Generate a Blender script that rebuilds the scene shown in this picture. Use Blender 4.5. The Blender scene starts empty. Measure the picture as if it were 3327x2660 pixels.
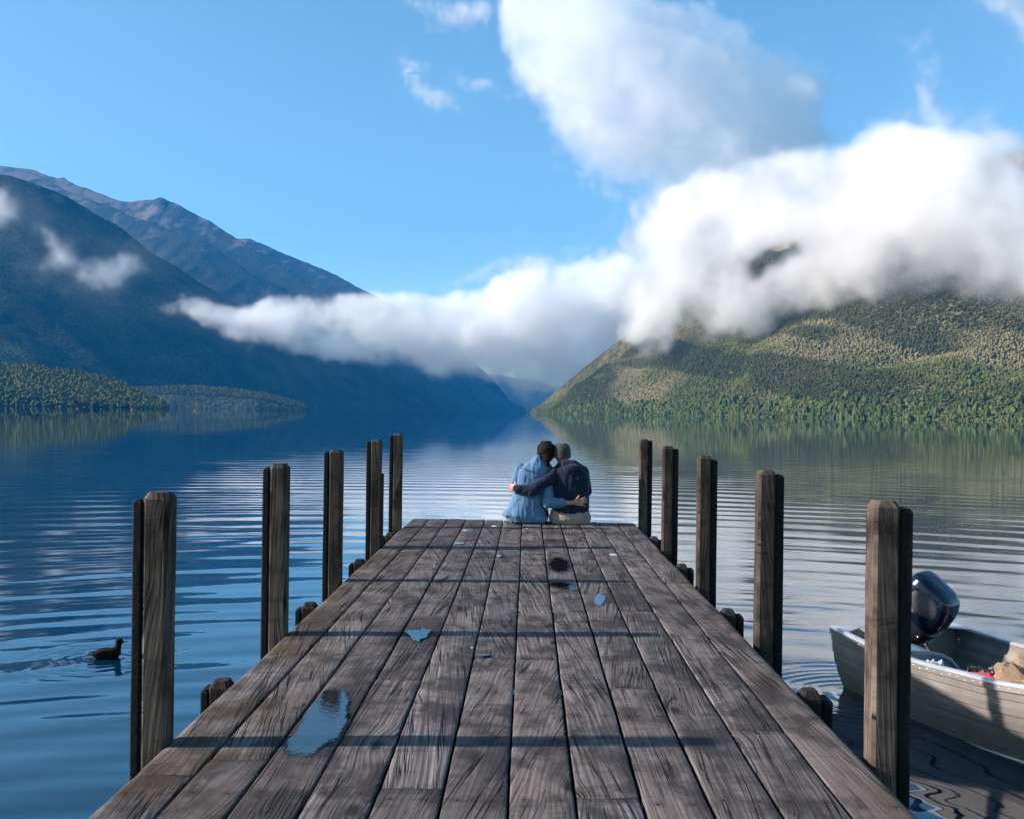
import bpy, bmesh, math, random
import numpy as np
from mathutils import Vector, Matrix, noise as mnoise
R = math.radians
sc = bpy.context.scene
# ---------------------------------------------------------------- camera
CAM_Z = 2.4            # above the lake
F = 2100.0             # focal length in units of a 2156 px wide picture
VPX, VPY, ROLL = 1111.0, 866.0, 0.0128
cd = bpy.data.cameras.new('camera'); cam = bpy.data.objects.new('camera', cd)
sc.collection.objects.link(cam); sc.camera = cam
cd.sensor_width = 36; cd.lens = 36 * F / 2156; cd.clip_start = 0.05; cd.clip_end = 60000
yaw = math.atan((VPX - 1078) / F); pitch = math.atan((VPY - 0.4 - 861) / F)
cam.matrix_world = (Matrix.Translation((0, 0, CAM_Z)) @ Matrix.Rotation(yaw, 4, 'Z') @
                    Matrix.Rotation(pitch + math.pi / 2, 4, 'X') @ Matrix.Rotation(ROLL, 4, 'Z'))
def at(px, py, D):     # world point seen at picture px,py (2156 wide) at depth D
    return Vector(((px - VPX) / F * D, D, CAM_Z + (VPY - (py - ROLL * (px - VPX))) / F * D))
# ---------------------------------------------------------------- light
SUN_EL, SUN_AZ = R(24), R(-3.5)      # sun to the left; light travels towards +x and a little away
w = bpy.data.worlds.new('World'); sc.world = w; w.use_nodes = True
nt = w.node_tree; bg = nt.nodes['Background']
sky = nt.nodes.new('ShaderNodeTexSky'); sky.sky_type = 'NISHITA'; sky.sun_disc = False
sky.sun_elevation = SUN_EL
sdir = Vector((-math.cos(SUN_EL) * math.cos(SUN_AZ), math.cos(SUN_EL) * math.sin(SUN_AZ), math.sin(SUN_EL)))  # towards the sun
sky.sun_rotation = math.atan2(sdir.x, sdir.y)
sky.air_density = 1.0; sky.dust_density = 0.3; sky.ozone_density = 3.0; sky.altitude = 600
tint = nt.nodes.new('ShaderNodeMix'); tint.data_type = 'RGBA'; tint.blend_type = 'MULTIPLY'; tint.inputs[0].default_value = 1.0
tint.inputs[7].default_value = (0.90, 1.03, 0.90, 1)     # the deep azure of this morning's sky
nt.links.new(sky.outputs[0], tint.inputs[6]); nt.links.new(tint.outputs[2], bg.inputs[0]); bg.inputs[1].default_value = 0.12
sl = bpy.data.lights.new('sun', 'SUN'); sun = bpy.data.objects.new('sun', sl); sc.collection.objects.link(sun)
sl.energy = 5.0; sl.angle = R(1.2); sl.color = (1.0, 0.87, 0.77)
sun.rotation_euler = sdir.to_track_quat('Z', 'Y').to_euler()
vs = sc.view_settings; vs.view_transform = 'Standard'; vs.look = 'None'; vs.exposure = 1.0; vs.gamma = 1.0
cy = sc.cycles
cy.use_denoising = True; cy.max_bounces = 48; cy.volume_bounces = 40; cy.diffuse_bounces = 3; cy.glossy_bounces = 4
cy.transparent_max_bounces = 12; cy.caustics_reflective = False; cy.caustics_refractive = False
cy.volume_step_rate = 2.0; cy.volume_max_steps = 160; cy.use_adaptive_sampling = True; cy.adaptive_threshold = 0.02
# ---------------------------------------------------------------- clouds
def lattice(shape, seed):
    return np.random.default_rng(seed).random(shape, dtype=np.float32)
def vnoise(X, Y, Z, seed):                     # smooth value noise, period 64
    L = lattice((64, 64, 64), seed)
    xi = np.floor(X).astype(np.int32); yi = np.floor(Y).astype(np.int32); zi = np.floor(Z).astype(np.int32)
    fx = X - xi; fy = Y - yi; fz = Z - zi
    fx = fx * fx * (3 - 2 * fx); fy = fy * fy * (3 - 2 * fy); fz = fz * fz * (3 - 2 * fz)
    x0 = xi & 63; y0 = yi & 63; z0 = zi & 63; x1 = (x0 + 1) & 63; y1 = (y0 + 1) & 63; z1 = (z0 + 1) & 63
    a = L[x0, y0, z0] * (1 - fx) + L[x1, y0, z0] * fx
    b = L[x0, y1, z0] * (1 - fx) + L[x1, y1, z0] * fx
    c = L[x0, y0, z1] * (1 - fx) + L[x1, y0, z1] * fx
    d = L[x0, y1, z1] * (1 - fx) + L[x1, y1, z1] * fx
    return (a * (1 - fy) + b * fy) * (1 - fz) + (c * (1 - fy) + d * fy) * fz
def fbm(X, Y, Z, scale, octaves, seed, gain=0.5):
    s = 0; a = 1; t = 0
    for o in range(octaves):
        k = 2.03 ** o / scale
        s = s + a * vnoise(X * k + 17.3 * o, Y * k + 5.1 * o, Z * k + 9.7 * o, seed + o); t += a; a *= gain
    return s / t
def poly_sd(poly, px, py):                     # signed distance to a closed outline, inside positive
    P = np.array(poly, dtype=np.float32); d = np.full(px.shape, 1e9, np.float32); ins = np.zeros(px.shape, bool)
    for i in range(len(P)):
        a = P[i]; b = P[(i + 1) % len(P)]; e = b - a
        wx = px - a[0]; wy = py - a[1]
        t = np.clip((wx * e[0] + wy * e[1]) / (e @ e + 1e-9), 0, 1)
        d = np.minimum(d, (wx - e[0] * t) ** 2 + (wy - e[1] * t) ** 2)
        c = ((a[1] <= py) & (b[1] > py)) | ((b[1] <= py) & (a[1] > py))
        if abs(e[1]) > 1e-6: ins ^= c & (px < a[0] + (py - a[1]) / e[1] * e[0])
    return np.where(ins, 1, -1) * np.sqrt(d)
def grid_volume(name, dens, lo, hi, mat):      # a fog grid holding the array dens between corners lo and hi
    nx, ny, nz = dens.shape
    me = bpy.data.meshes.new(name + '_samples'); me.vertices.add(dens.size)
    at_ = me.attributes.new('d', 'FLOAT', 'POINT'); at_.data.foreach_set('value', np.ascontiguousarray(dens.transpose(2, 1, 0)).ravel().astype(np.float32))
    ob = bpy.data.objects.new(name, me); sc.collection.objects.link(ob)
    g = bpy.data.node_groups.new(name, 'GeometryNodeTree')
    g.interface.new_socket('Geometry', in_out='INPUT', socket_type='NodeSocketGeometry')
    g.interface.new_socket('Geometry', in_out='OUTPUT', socket_type='NodeSocketGeometry')
    N = g.nodes.new; Lk = g.links.new
    gi = N('NodeGroupInput'); go = N('NodeGroupOutput'); vc = N('GeometryNodeVolumeCube')
    vc.inputs['Min'].default_value = lo; vc.inputs['Max'].default_value = hi
    for k, v in zip(('Resolution X', 'Resolution Y', 'Resolution Z'), dens.shape): vc.inputs[k].default_value = v
    pos = N('GeometryNodeInputPosition'); sep = N('ShaderNodeSeparateXYZ'); Lk(pos.outputs[0], sep.inputs[0])
    tot = None; mul = 1
    for ax in range(3):
        n = dens.shape[ax]
        m = N('ShaderNodeMapRange'); Lk(sep.outputs[ax], m.inputs[0])
        m.inputs[1].default_value = lo[ax]; m.inputs[2].default_value = hi[ax]; m.inputs[3].default_value = 0; m.inputs[4].default_value = n - 1
        r = N('ShaderNodeMath'); r.operation = 'ROUND'; Lk(m.outputs[0], r.inputs[0])
        ii = N('FunctionNodeFloatToInt'); Lk(r.outputs[0], ii.inputs[0])
        k = N('FunctionNodeIntegerMath'); k.operation = 'MULTIPLY'; Lk(ii.outputs[0], k.inputs[0]); k.inputs[1].default_value = mul
        mul *= n
        if tot is None: tot = k
        else:
            s = N('FunctionNodeIntegerMath'); s.operation = 'ADD'; Lk(tot.outputs[0], s.inputs[0]); Lk(k.outputs[0], s.inputs[1]); tot = s
    na = N('GeometryNodeInputNamedAttribute'); na.data_type = 'FLOAT'; na.inputs[0].default_value = 'd'
    si = N('GeometryNodeSampleIndex'); si.data_type = 'FLOAT'; si.domain = 'POINT'
    Lk(gi.outputs[0], si.inputs['Geometry']); Lk(na.outputs[0], si.inputs['Value']); Lk(tot.outputs[0], si.inputs['Index'])
    Lk(si.outputs[0], vc.inputs['Density'])
    sm = N('GeometryNodeSetMaterial'); sm.inputs['Material'].default_value = mat
    Lk(vc.outputs[0], sm.inputs[0]); Lk(sm.outputs[0], go.inputs[0])
    mod = ob.modifiers.new('fog', 'NODES'); mod.node_group = g
    me.materials.append(mat)
    ob['kind'] = 'structure'
    return ob
def cloud_mat(name, dens, col=(1, 1, 1), g=0.0):
    m = bpy.data.materials.new(name); m.use_nodes = True; t = m.node_tree; t.nodes.clear()
    o = t.nodes.new('ShaderNodeOutputMaterial'); v = t.nodes.new('ShaderNodeVolumePrincipled')
    v.inputs['Color'].default_value = (*col, 1); v.inputs['Density'].default_value = dens; v.inputs['Anisotropy'].default_value = g
    t.links.new(v.outputs[0], o.inputs['Volume']); return m
def cloud(name, poly, D, thick, vox, seed, mat, erode=0.5, nscale=260, soft=60, dslope=0.0, fray=46, bias=16, veil=0.0, holes=(), contrast=3.5):
    """inflate a cloud outline seen at depth D into a rounded body, then fray it with noise"""
    P = np.array(poly, float); mx = my = 70; xm = P[:, 0].mean()
    c = [at(x, y, d) for x in (P[:, 0].min() - mx, P[:, 0].max() + mx) for y in (P[:, 1].min() - my, P[:, 1].max() + my)
         for d in (D + dslope * (x - xm) - thick, D + dslope * (x - xm) + thick)]
    lo = [min(p[i] for p in c) for i in range(3)]; hi = [max(p[i] for p in c) for i in range(3)]
    n = [max(8, int((hi[i] - lo[i]) / vox)) for i in range(3)]
    hi = [lo[i] + (n[i] - 1) * vox for i in range(3)]
    X, Y, Z = np.meshgrid(*[np.linspace(lo[i], hi[i], n[i], dtype=np.float32) for i in range(3)], indexing='ij')
    px = VPX + X / Y * F; py = VPY - (Z - CAM_Z) / Y * F + ROLL * (px - VPX)
    w1 = fbm(X, Y, Z, nscale * 0.8, 4, seed + 60, 0.55); w2 = fbm(X, Y, Z, nscale * 0.8, 4, seed + 70, 0.55)
    qx = px + (w1 - 0.5) * 2 * fray; qy = py + (w2 - 0.5) * 2 * fray * 0.8
    gx = np.arange(qx.min() - 8, qx.max() + 14, 6, dtype=np.float32); gy = np.arange(qy.min() - 8, qy.max() + 14, 6, dtype=np.float32)
    T = poly_sd(poly, *np.meshgrid(gx, gy, indexing='ij'))
    fx = (qx - gx[0]) / 6; fy = (qy - gy[0]) / 6; ix = fx.astype(np.int32); iy = fy.astype(np.int32); fx -= ix; fy -= iy
    sd = (T[ix, iy] * (1 - fx) + T[ix + 1, iy] * fx) * (1 - fy) + (T[ix, iy + 1] * (1 - fx) + T[ix + 1, iy + 1] * fx) * fy
    k = D / F; sd = sd + bias
    dep = np.abs(Y - (D + dslope * (px - xm)))
    h = np.sqrt(np.clip(sd, 0, None) * k * thick * 1.2)
    body = np.minimum(sd * k, (np.minimum(h, thick * 0.95) - dep) * 0.7)
    nz_ = fbm(X, Y, Z, nscale, 5, seed, 0.58)
    nb = fbm(X, Y, Z, nscale * 0.35, 4, seed + 40, 0.6)
    nn = (nz_ - 0.5) * 2 * erode * nscale * 0.8 + (np.abs(nb - 0.5) * 2 - 0.22) * erode * nscale * 0.75
    d = np.clip((body + nn) / soft, 0, 1); d = d * d * (3 - 2 * d)
    if veil: d = np.maximum(d, veil * np.clip((body + nn + soft * 1.3) / (soft * 2.5), 0, 1) ** 2)
    lump = fbm(X, Y, Z, nscale * 0.5, 5, seed + 90, 0.62)
    d *= np.clip(0.55 + (lump - 0.46) * contrast, 0.12, 1.5)
    w3 = (nb - 0.5) * 150; w4 = (w2 - 0.5) * 110
    for (hx, hy, hr, amt) in holes:
        d *= 1 - amt * np.clip(1.4 - 1.4 * ((px + w3 - hx) ** 2 + ((py + w4 - hy) * 1.5) ** 2) / hr ** 2, 0, 1)
    d[0] = d[-1] = 0; d[:, 0] = d[:, -1] = 0; d[:, :, 0] = d[:, :, -1] = 0
    return grid_volume(name, d, lo, hi, mat)
CM = cloud_mat('cloud_vapour', 0.024, (0.99, 0.98, 0.972), 0.3)
CA = cloud_mat('high_cloud_vapour', 0.0055, (1, 0.998, 0.995))
CB = cloud_mat('valley_cloud_vapour', 0.024, (1, 0.995, 0.99))
CT = cloud_mat('thin_vapour', 0.018)
cloud('cloud', [(1040,-70),(1052,60),(1085,190),(1165,285),(1270,335),(1370,365),(1430,420),(1480,540),(1640,520),(1700,360),(1760,300),(1720,240),(1715,175),(1660,120),(1560,90),(1480,25),(1380,-5),(1300,-70)], 3400, 400, 10, 3, CA, soft=36, fray=74, erode=0.6, bias=22, veil=0.14)
cloud('cloud', [(1310,600),(1310,500),(1350,430),(1430,400),(1480,350),(1600,340),(1760,300),(1850,262),(1960,285),(2060,300),(2110,350),(2180,440),(2300,470),(2400,500),(2400,660),(2200,655),(2050,640),(1970,600),(1890,640),(1700,655),(1560,680),(1430,695),(1330,700)], 1700, 180, 6.5, 11, CM, soft=42, nscale=200, dslope=-0.55, veil=0.06, contrast=5.0, holes=((1585, 570, 46, 0.97), (1625, 545, 50, 0.97), (1665, 520, 46, 0.95), (1930, 625, 60, 0.95), (1960, 600, 34, 0.9)))
cloud('cloud', [(345,655),(430,636),(520,650),(560,628),(640,615),(760,620),(900,628),(1000,612),(1060,575),(1150,545),(1320,540),(1500,600),(1560,690),(1330,740),(1250,785),(1190,826),(1080,806),(950,790),(800,765),(640,738),(500,706),(410,672)], 2850, 190, 7.5, 23, CB, erode=0.36, nscale=150, dslope=0.2, soft=45, fray=26, bias=10, veil=0.05)
# thin wisps against the dark left mountain and high up in the blue
cloud('cloud_wisp', [(60,470),(130,500),(160,540),(260,540),(300,570),(250,605),(180,600),(130,570),(70,560),(95,520)], 2300, 90, 6, 33, CT, erode=0.45, nscale=90, soft=60, fray=28, bias=13, veil=0.14)
cloud('cloud_wisp', [(-120,400),(0,400),(40,430),(40,470),(-20,470),(-120,460)], 2250, 90, 7, 35, CT, erode=0.5, nscale=90, soft=60, fray=26, bias=4, veil=0.1)
cloud('cloud_wisp', [(850,0),(930,-10),(1010,10),(1000,60),(940,80),(890,40)], 3300, 80, 8, 43, CT, erode=0.6, nscale=110, soft=70, fray=44, bias=9, veil=0.05)
cloud('cloud_wisp', [(845,130),(880,140),(960,200),(955,245),(900,225),(850,180)], 3300, 80, 8, 45, CT, erode=0.6, nscale=110, soft=70, fray=40, bias=9, veil=0.05)
cloud('cloud_wisp', [(960,150),(1030,160),(1050,200),(1000,205),(965,185)], 3300, 70, 8, 47, CT, erode=0.6, nscale=100, soft=70, fray=34, bias=8, veil=0.05)
cloud('cloud_wisp', [(1885,80),(1950,70),(1950,150),(1975,260),(1920,270),(1915,170)], 3300, 90, 9, 49, CT, erode=0.6, nscale=130, soft=90, fray=44, bias=12, veil=0.05)
cloud('cloud_wisp', [(2010,-40),(2220,-40),(2220,130),(2140,110),(2080,50)], 3300, 120, 10, 51, CT, erode=0.6, nscale=160, soft=100, fray=54, bias=16, veil=0.06)
cloud('cloud_wisp', [(930,600),(1000,560),(1060,535),(1180,520),(1300,505),(1330,560),(1150,570),(1020,590)], 3200, 90, 8, 53, CT, erode=0.5, nscale=110, soft=90, fray=30, bias=4, veil=0.05)
# ---------------------------------------------------------------- helpers
def new_obj(name, me, parent=None, mat=None, **props):
    o = bpy.data.objects.new(name, me); sc.collection.objects.link(o)
    if parent is not None: o.parent = parent
    if mat is not None: me.materials.append(mat)
    for k, v in props.items(): o[k] = v
    return o
def mesh_from(name, V, Fc, smooth=True):
    me = bpy.data.meshes.new(name)
    if isinstance(Fc, np.ndarray):
        k = Fc.shape[1]; n = len(Fc)
        me.vertices.add(len(V)); me.vertices.foreach_set('co', np.asarray(V, np.float32).ravel())
        me.loops.add(n * k); me.loops.foreach_set('vertex_index', Fc.astype(np.int32).ravel())
        me.polygons.add(n); me.polygons.foreach_set('loop_start', np.arange(0, n * k, k, dtype=np.int32))
        me.polygons.foreach_set('use_smooth', np.full(n, smooth))
        me.update(calc_edges=True); me.validate()
    else:
        me.from_pydata([tuple(v) for v in V], [], Fc); me.update()
        for p in me.polygons: p.use_smooth = smooth
    return me
def attr(me, name, arr):
    a = me.attributes.new(name, 'FLOAT', 'POINT'); a.data.foreach_set('value', np.asarray(arr, np.float32).ravel())
class Nodes:
    """tiny helper to write shader trees"""
    def __init__(s, m):
        s.m = m; m.use_nodes = True; s.t = m.node_tree; s.b = s.t.nodes['Principled BSDF']; s.o = s.t.nodes['Material Output']
    def n(s, ty, **kw):
        x = s.t.nodes.new(ty)
        for k, v in kw.items(): setattr(x, k, v)
        return x
    def l(s, a, b): s.t.links.new(a, b)
    def put(s, inp, v):
        if hasattr(v, 'is_linked'): s.l(v, inp)
        elif isinstance(v, tuple) and len(v) == 3 and inp.type == 'RGBA': inp.default_value = (*v, 1)
        else: inp.default_value = v
    def math(s, op, a, b=0.0, c=None, clamp=False):
        x = s.n('ShaderNodeMath', operation=op, use_clamp=clamp); s.put(x.inputs[0], a); s.put(x.inputs[1], b)
        if c is not None: s.put(x.inputs[2], c)
        return x.outputs[0]
    def mix(s, f, a, b, blend='MIX'):
        x = s.n('ShaderNodeMix', data_type='RGBA', blend_type=blend); s.put(x.inputs[0], f); s.put(x.inputs[6], a); s.put(x.inputs[7], b); return x.outputs[2]
    def ramp(s, v, lo, hi, a=0.0, b=1.0, smooth=False):
        x = s.n('ShaderNodeMapRange', interpolation_type='SMOOTHSTEP' if smooth else 'LINEAR')
        s.put(x.inputs[0], v); s.put(x.inputs[1], lo); s.put(x.inputs[2], hi); s.put(x.inputs[3], a); s.put(x.inputs[4], b); return x.outputs[0]
    def coord(s, kind='Object', scale=(1, 1, 1), loc=(0, 0, 0), rot=(0, 0, 0), vec=None):
        m = s.n('ShaderNodeMapping'); m.inputs['Scale'].default_value = scale; m.inputs['Location'].default_value = loc; m.inputs['Rotation'].default_value = rot
        if vec is None: vec = s.n('ShaderNodeTexCoord').outputs[kind]
        s.l(vec, m.inputs[0]); return m.outputs[0]
    def noise(s, vec, scale, detail=4, rough=0.5, dist=0.0, out=0):
        x = s.n('ShaderNodeTexNoise'); s.l(vec, x.inputs['Vector']); x.inputs['Scale'].default_value = scale
        x.inputs['Detail'].default_value = detail; x.inputs['Roughness'].default_value = rough; x.inputs['Distortion'].default_value = dist
        return x.outputs[out]
    def attr(s, name): return s.n('ShaderNodeAttribute', attribute_name=name).outputs['Fac']
    def bump(s, h, strength=0.5, dist=0.01, normal=None):
        x = s.n('ShaderNodeBump'); s.put(x.inputs['Strength'], strength); s.put(x.inputs['Distance'], dist); s.l(h, x.inputs['Height'])
        if normal is not None: s.l(normal, x.inputs['Normal'])
        return x.outputs[0]
def mat(name, color=(0.5, 0.5, 0.5), rough=0.6, metal=0.0, spec=0.5, vary=0.0, vscale=8, bump=0.0, bscale=60):
    m = bpy.data.materials.new(name); N = Nodes(m)
    N.b.inputs['Roughness'].default_value = rough; N.b.inputs['Metallic'].default_value = metal; N.b.inputs['Specular IOR Level'].default_value = spec
    v = N.coord()
    if vary:
        f = N.noise(v, vscale, 4, 0.6)
        N.put(N.b.inputs['Base Color'], N.mix(N.ramp(f, 0.3, 0.7), tuple(c * (1 - vary) for c in color), tuple(min(1, c * (1 + vary)) for c in color)))
    else: N.put(N.b.inputs['Base Color'], color)
    if bump: N.l(N.bump(N.noise(v, bscale, 5, 0.6), bump, 0.01), N.b.inputs['Normal'])
    return m
# ---------------------------------------------------------------- land
def lerp_path(pts, n):                         # resample a polyline of tuples evenly in its first coordinate
    A = np.array(pts, float); t = np.linspace(0, 1, n); s = np.linspace(0, 1, len(A))
    L = np.concatenate([[0], np.cumsum(np.linalg.norm(np.diff(A, axis=0), axis=1))]); L /= L[-1]
    return np.stack([np.interp(t, L, A[:, i]) for i in range(A.shape[1])], 1)
def hillside(name, ridge, foot, mat_, nu=300, nv=120, seed=1, amp=60, gully=60, nsc=500, prof=1.0, back=1.0, ridge_rough=6, ds=1.0):
    """ridge: (px,py,depth) seen in the picture; foot: (px,depth) on the water (or (px,py,depth))"""
    ridge = [(a, b, c * ds) for a, b, c in ridge]; foot = [(*p[:-1], p[-1] * ds) for p in foot]
    Rg = np.array([at(*p) for p in ridge]); Ft = np.array([at(*p) if len(p) == 3 else (*at(p[0], VPY, p[1])[:2], -3.0) for p in foot])
    Rg = lerp_path(Rg, nu); Ft = lerp_path(Ft, nu)
    v = np.linspace(0, 1, nv)[None, :, None]
    S = Ft[:, None] * (1 - v) + Rg[:, None] * v
    z = Ft[:, None, 2] * (1 - v[..., 0] ** prof) + Rg[:, None, 2] * v[..., 0] ** prof
    S[..., 2] = z
    u = np.arange(nu)[:, None] / nu * np.ones((1, nv)); vv = v[..., 0] * np.ones((nu, 1))
    X = S[..., 0].astype(np.float32); Y = S[..., 1].astype(np.float32); O = np.zeros_like(X)
    env = np.clip(vv / 0.12, 0, 1) * np.clip((1 - vv) / 0.15, 0, 1)
    L = np.linalg.norm(Rg[-1, :2] - Rg[0, :2])
    warp = fbm(X, Y, O, nsc, 4, seed) - 0.5
    gu = (u * L + warp * 260 + vv * 90).astype(np.float32)
    g = 1 - np.abs(fbm(gu, (vv * 160).astype(np.float32), O, gully, 3, seed + 7) - 0.5) * 2
    S[..., 2] += env * (warp * 2 * amp + (g - 0.75) * amp * 0.9)
    S[..., 2] += np.clip(vv / 0.05, 0, 1) * (fbm(X, Y, O, 45, 4, seed + 20) - 0.5) * ridge_rough
    B = S[:, -1:].repeat(8, 1).copy()                       # the far side falls away
    dirn = (Rg - Ft); dirn[:, 2] = 0; dirn /= np.linalg.norm(dirn, axis=1)[:, None] + 1e-9
    for k in range(8):
        B[:, k] += dirn * back * (k + 1) * 60; B[:, k, 2] = S[:, -1, 2] * (1 - ((k + 1) / 8) ** 1.2) - 3 * ((k + 1) / 8)
    S = np.concatenate([S, B], 1); nv2 = nv + 8
    I = np.arange(nu * nv2).reshape(nu, nv2)
    Q = np.stack([I[:-1, :-1], I[:-1, 1:], I[1:, 1:], I[1:, :-1]], -1).reshape(-1, 4)
    if np.cross(Rg[-1] - Rg[0], Rg[0] - Ft[0])[2] < 0: pass
    me = mesh_from(name, S.reshape(-1, 3), Q)
    return new_obj(name, me, mat=mat_, kind='structure'), S[:, :nv]
def land_mat(name, low, high, rock, rock_h, tree_bump=1.0, patch=None):
    m = bpy.data.materials.new(name); N = Nodes(m); N.b.inputs['Roughness'].default_value = 0.95; N.b.inputs['Specular IOR Level'].default_value = 0.1
    v = N.coord(); z = N.n('ShaderNodeSeparateXYZ'); N.l(v, z.inputs[0])
    c = N.mix(N.ramp(N.noise(v, 1 / 160, 5, 0.6), 0.4, 0.62), low, high)
    c = N.mix(N.ramp(N.noise(v, 1 / 14, 3, 0.7), 0.4, 0.65), c, tuple(x * 0.45 for x in low))
    h = N.math('ADD', z.outputs[2], N.ramp(N.noise(v, 1 / 120, 5, 0.6), 0.3, 0.7, -rock_h * 0.35, rock_h * 0.35))
    c = N.mix(N.ramp(h, rock_h * 0.85, rock_h * 1.1), c, rock)
    N.put(N.b.inputs['Base Color'], c)
    vo = N.n('ShaderNodeTexVoronoi'); N.l(v, vo.inputs['Vector']); vo.inputs['Scale'].default_value = 1 / 11
    h2 = N.math('ADD', N.math('MULTIPLY', vo.outputs[0], -1.0), N.math('MULTIPLY', N.noise(v, 1 / 6, 3, 0.7), 1.2))
    N.l(N.bump(h2, 1.0, 5.0 * tree_bump), N.b.inputs['Normal']); return m
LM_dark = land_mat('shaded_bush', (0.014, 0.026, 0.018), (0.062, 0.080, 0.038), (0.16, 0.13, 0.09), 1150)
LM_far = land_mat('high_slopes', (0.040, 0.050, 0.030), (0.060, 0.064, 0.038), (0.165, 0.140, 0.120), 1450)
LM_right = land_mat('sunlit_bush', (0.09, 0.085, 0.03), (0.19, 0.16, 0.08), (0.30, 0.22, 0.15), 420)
hillside('valley_hill', [(900,790,9000),(980,792,8600),(1048,787,8200),(1085,797,8000),(1130,799,8000),(1165,815,8000),(1210,806,8000),(1300,770,8000),(1400,740,8000)], [(900,7000),(1110,7400),(1400,7000)], LM_far, 160, 50, 5, 40, 220, ds=1.3)
hillside('valley_hill', [(905,775,7400),(960,786,7000),(1010,800,6800),(1040,820,6500),(1080,848,6300),(1112,865,6200)], [(900,5900),(1000,6000),(1114,6100)], LM_far, 120, 40, 6, 25, 200, ds=1.3)
# far range, back to front
hillside('far_ridge', [(430,460,6600),(482,499,6500),(519,501,6400),(577,526,6300),(649,555,6200),(700,576,6100),(739,598,6000),(774,616,5900),(900,680,5700),(1010,775,5400)], [(300,640,5000),(480,700,5000),(820,760,4800)], LM_far, 260, 90, 31, 50, 200, ridge_rough=16, ds=1.3)
hillside('far_mountain', [(-1300,560,6200),(-800,420,6100),(-400,345,6050),(-160,330,6000),(0,346,5900),(54,353,5900),(76,362,5850),(105,371,5800),(121,370,5800),(144,385,5750),(180,396,5700),(216,411,5650),(245,421,5600),(267,423,5600),(289,418,5600),(314,417,5550),(330,411,5500),(346,421,5500),(368,429,5450),(415,454,5400),(465,484,5300),(520,520,5200),(590,560,5100),(660,610,5000),(800,700,4900),(960,790,4800)],
    [(-1300,800,4900),(-500,800,4800),(60,800,4700),(300,800,4600),(640,800,4500),(860,800,4500)], LM_far, 320, 130, 33, 70, 260, ridge_rough=16, ds=1.3)
hillside('far_spur', [(20,352,5400),(60,362,5350),(123,396,5200),(180,418,5000),(234,436,4900),(252,448,4850),(343,479,4700),(433,511,4550),(523,576,4400),(559,612,4350),(680,700,4200),(800,770,4100)],
    [(-300,640,3900),(-50,700,3850),(200,760,3800),(470,800,3700)], LM_far, 300, 120, 35, 60, 180, ridge_rough=14, ds=1.3)
# the steep dark mountain along the left shore
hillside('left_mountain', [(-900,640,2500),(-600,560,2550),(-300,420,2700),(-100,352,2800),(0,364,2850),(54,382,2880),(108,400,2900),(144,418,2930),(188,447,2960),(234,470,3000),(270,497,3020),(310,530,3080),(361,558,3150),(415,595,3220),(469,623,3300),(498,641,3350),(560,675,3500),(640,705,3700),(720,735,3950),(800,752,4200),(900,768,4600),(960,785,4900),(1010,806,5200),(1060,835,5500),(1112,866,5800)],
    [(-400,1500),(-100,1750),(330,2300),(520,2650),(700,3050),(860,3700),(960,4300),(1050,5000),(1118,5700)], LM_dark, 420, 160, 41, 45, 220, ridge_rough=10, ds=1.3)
# right mountain; its top is in the cloud
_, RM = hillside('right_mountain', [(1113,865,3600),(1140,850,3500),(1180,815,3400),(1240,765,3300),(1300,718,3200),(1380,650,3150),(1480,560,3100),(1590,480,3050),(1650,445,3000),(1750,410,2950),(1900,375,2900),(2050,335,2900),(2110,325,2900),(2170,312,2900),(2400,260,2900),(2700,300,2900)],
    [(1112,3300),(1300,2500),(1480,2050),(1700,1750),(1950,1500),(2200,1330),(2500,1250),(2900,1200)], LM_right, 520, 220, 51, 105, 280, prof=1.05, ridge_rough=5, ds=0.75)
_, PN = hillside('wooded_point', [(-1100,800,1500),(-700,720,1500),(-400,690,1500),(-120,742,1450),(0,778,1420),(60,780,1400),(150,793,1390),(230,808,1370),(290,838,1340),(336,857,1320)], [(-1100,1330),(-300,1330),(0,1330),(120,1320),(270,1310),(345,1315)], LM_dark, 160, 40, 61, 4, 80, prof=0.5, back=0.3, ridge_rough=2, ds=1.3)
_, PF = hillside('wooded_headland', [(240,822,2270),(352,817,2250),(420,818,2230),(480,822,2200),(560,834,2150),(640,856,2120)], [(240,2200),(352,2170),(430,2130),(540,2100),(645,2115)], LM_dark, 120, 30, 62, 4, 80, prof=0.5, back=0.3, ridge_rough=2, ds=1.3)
# ---------------------------------------------------------------- bush: thousands of small crowns
def ico():
    t = (1 + 5 ** .5) / 2
    V = np.array([(-1,t,0),(1,t,0),(-1,-t,0),(1,-t,0),(0,-1,t),(0,1,t),(0,-1,-t),(0,1,-t),(t,0,-1),(t,0,1),(-t,0,-1),(-t,0,1)], float)
    Fc = np.array([(0,11,5),(0,5,1),(0,1,7),(0,7,10),(0,10,11),(1,5,9),(5,11,4),(11,10,2),(10,7,6),(7,1,8),(3,9,4),(3,4,2),(3,2,6),(3,6,8),(3,8,9),(4,9,5),(2,4,11),(6,2,10),(8,6,7),(9,8,1)])
    return V / np.linalg.norm(V[0]), Fc
def ico2():
    V, Fc = ico(); V = [tuple(v) for v in V]; out = []; mid = {}
    def m(a, b):
        k = (min(a, b), max(a, b))
        if k not in mid:
            p = np.add(V[a], V[b]); V.append(tuple(p / np.linalg.norm(p))); mid[k] = len(V) - 1
        return mid[k]
    for a, b, c in Fc:
        x, y, z = m(a, b), m(b, c), m(c, a); out += [(a, x, z), (x, b, y), (z, y, c), (x, y, z)]
    return np.array(V), np.array(out)
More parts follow.
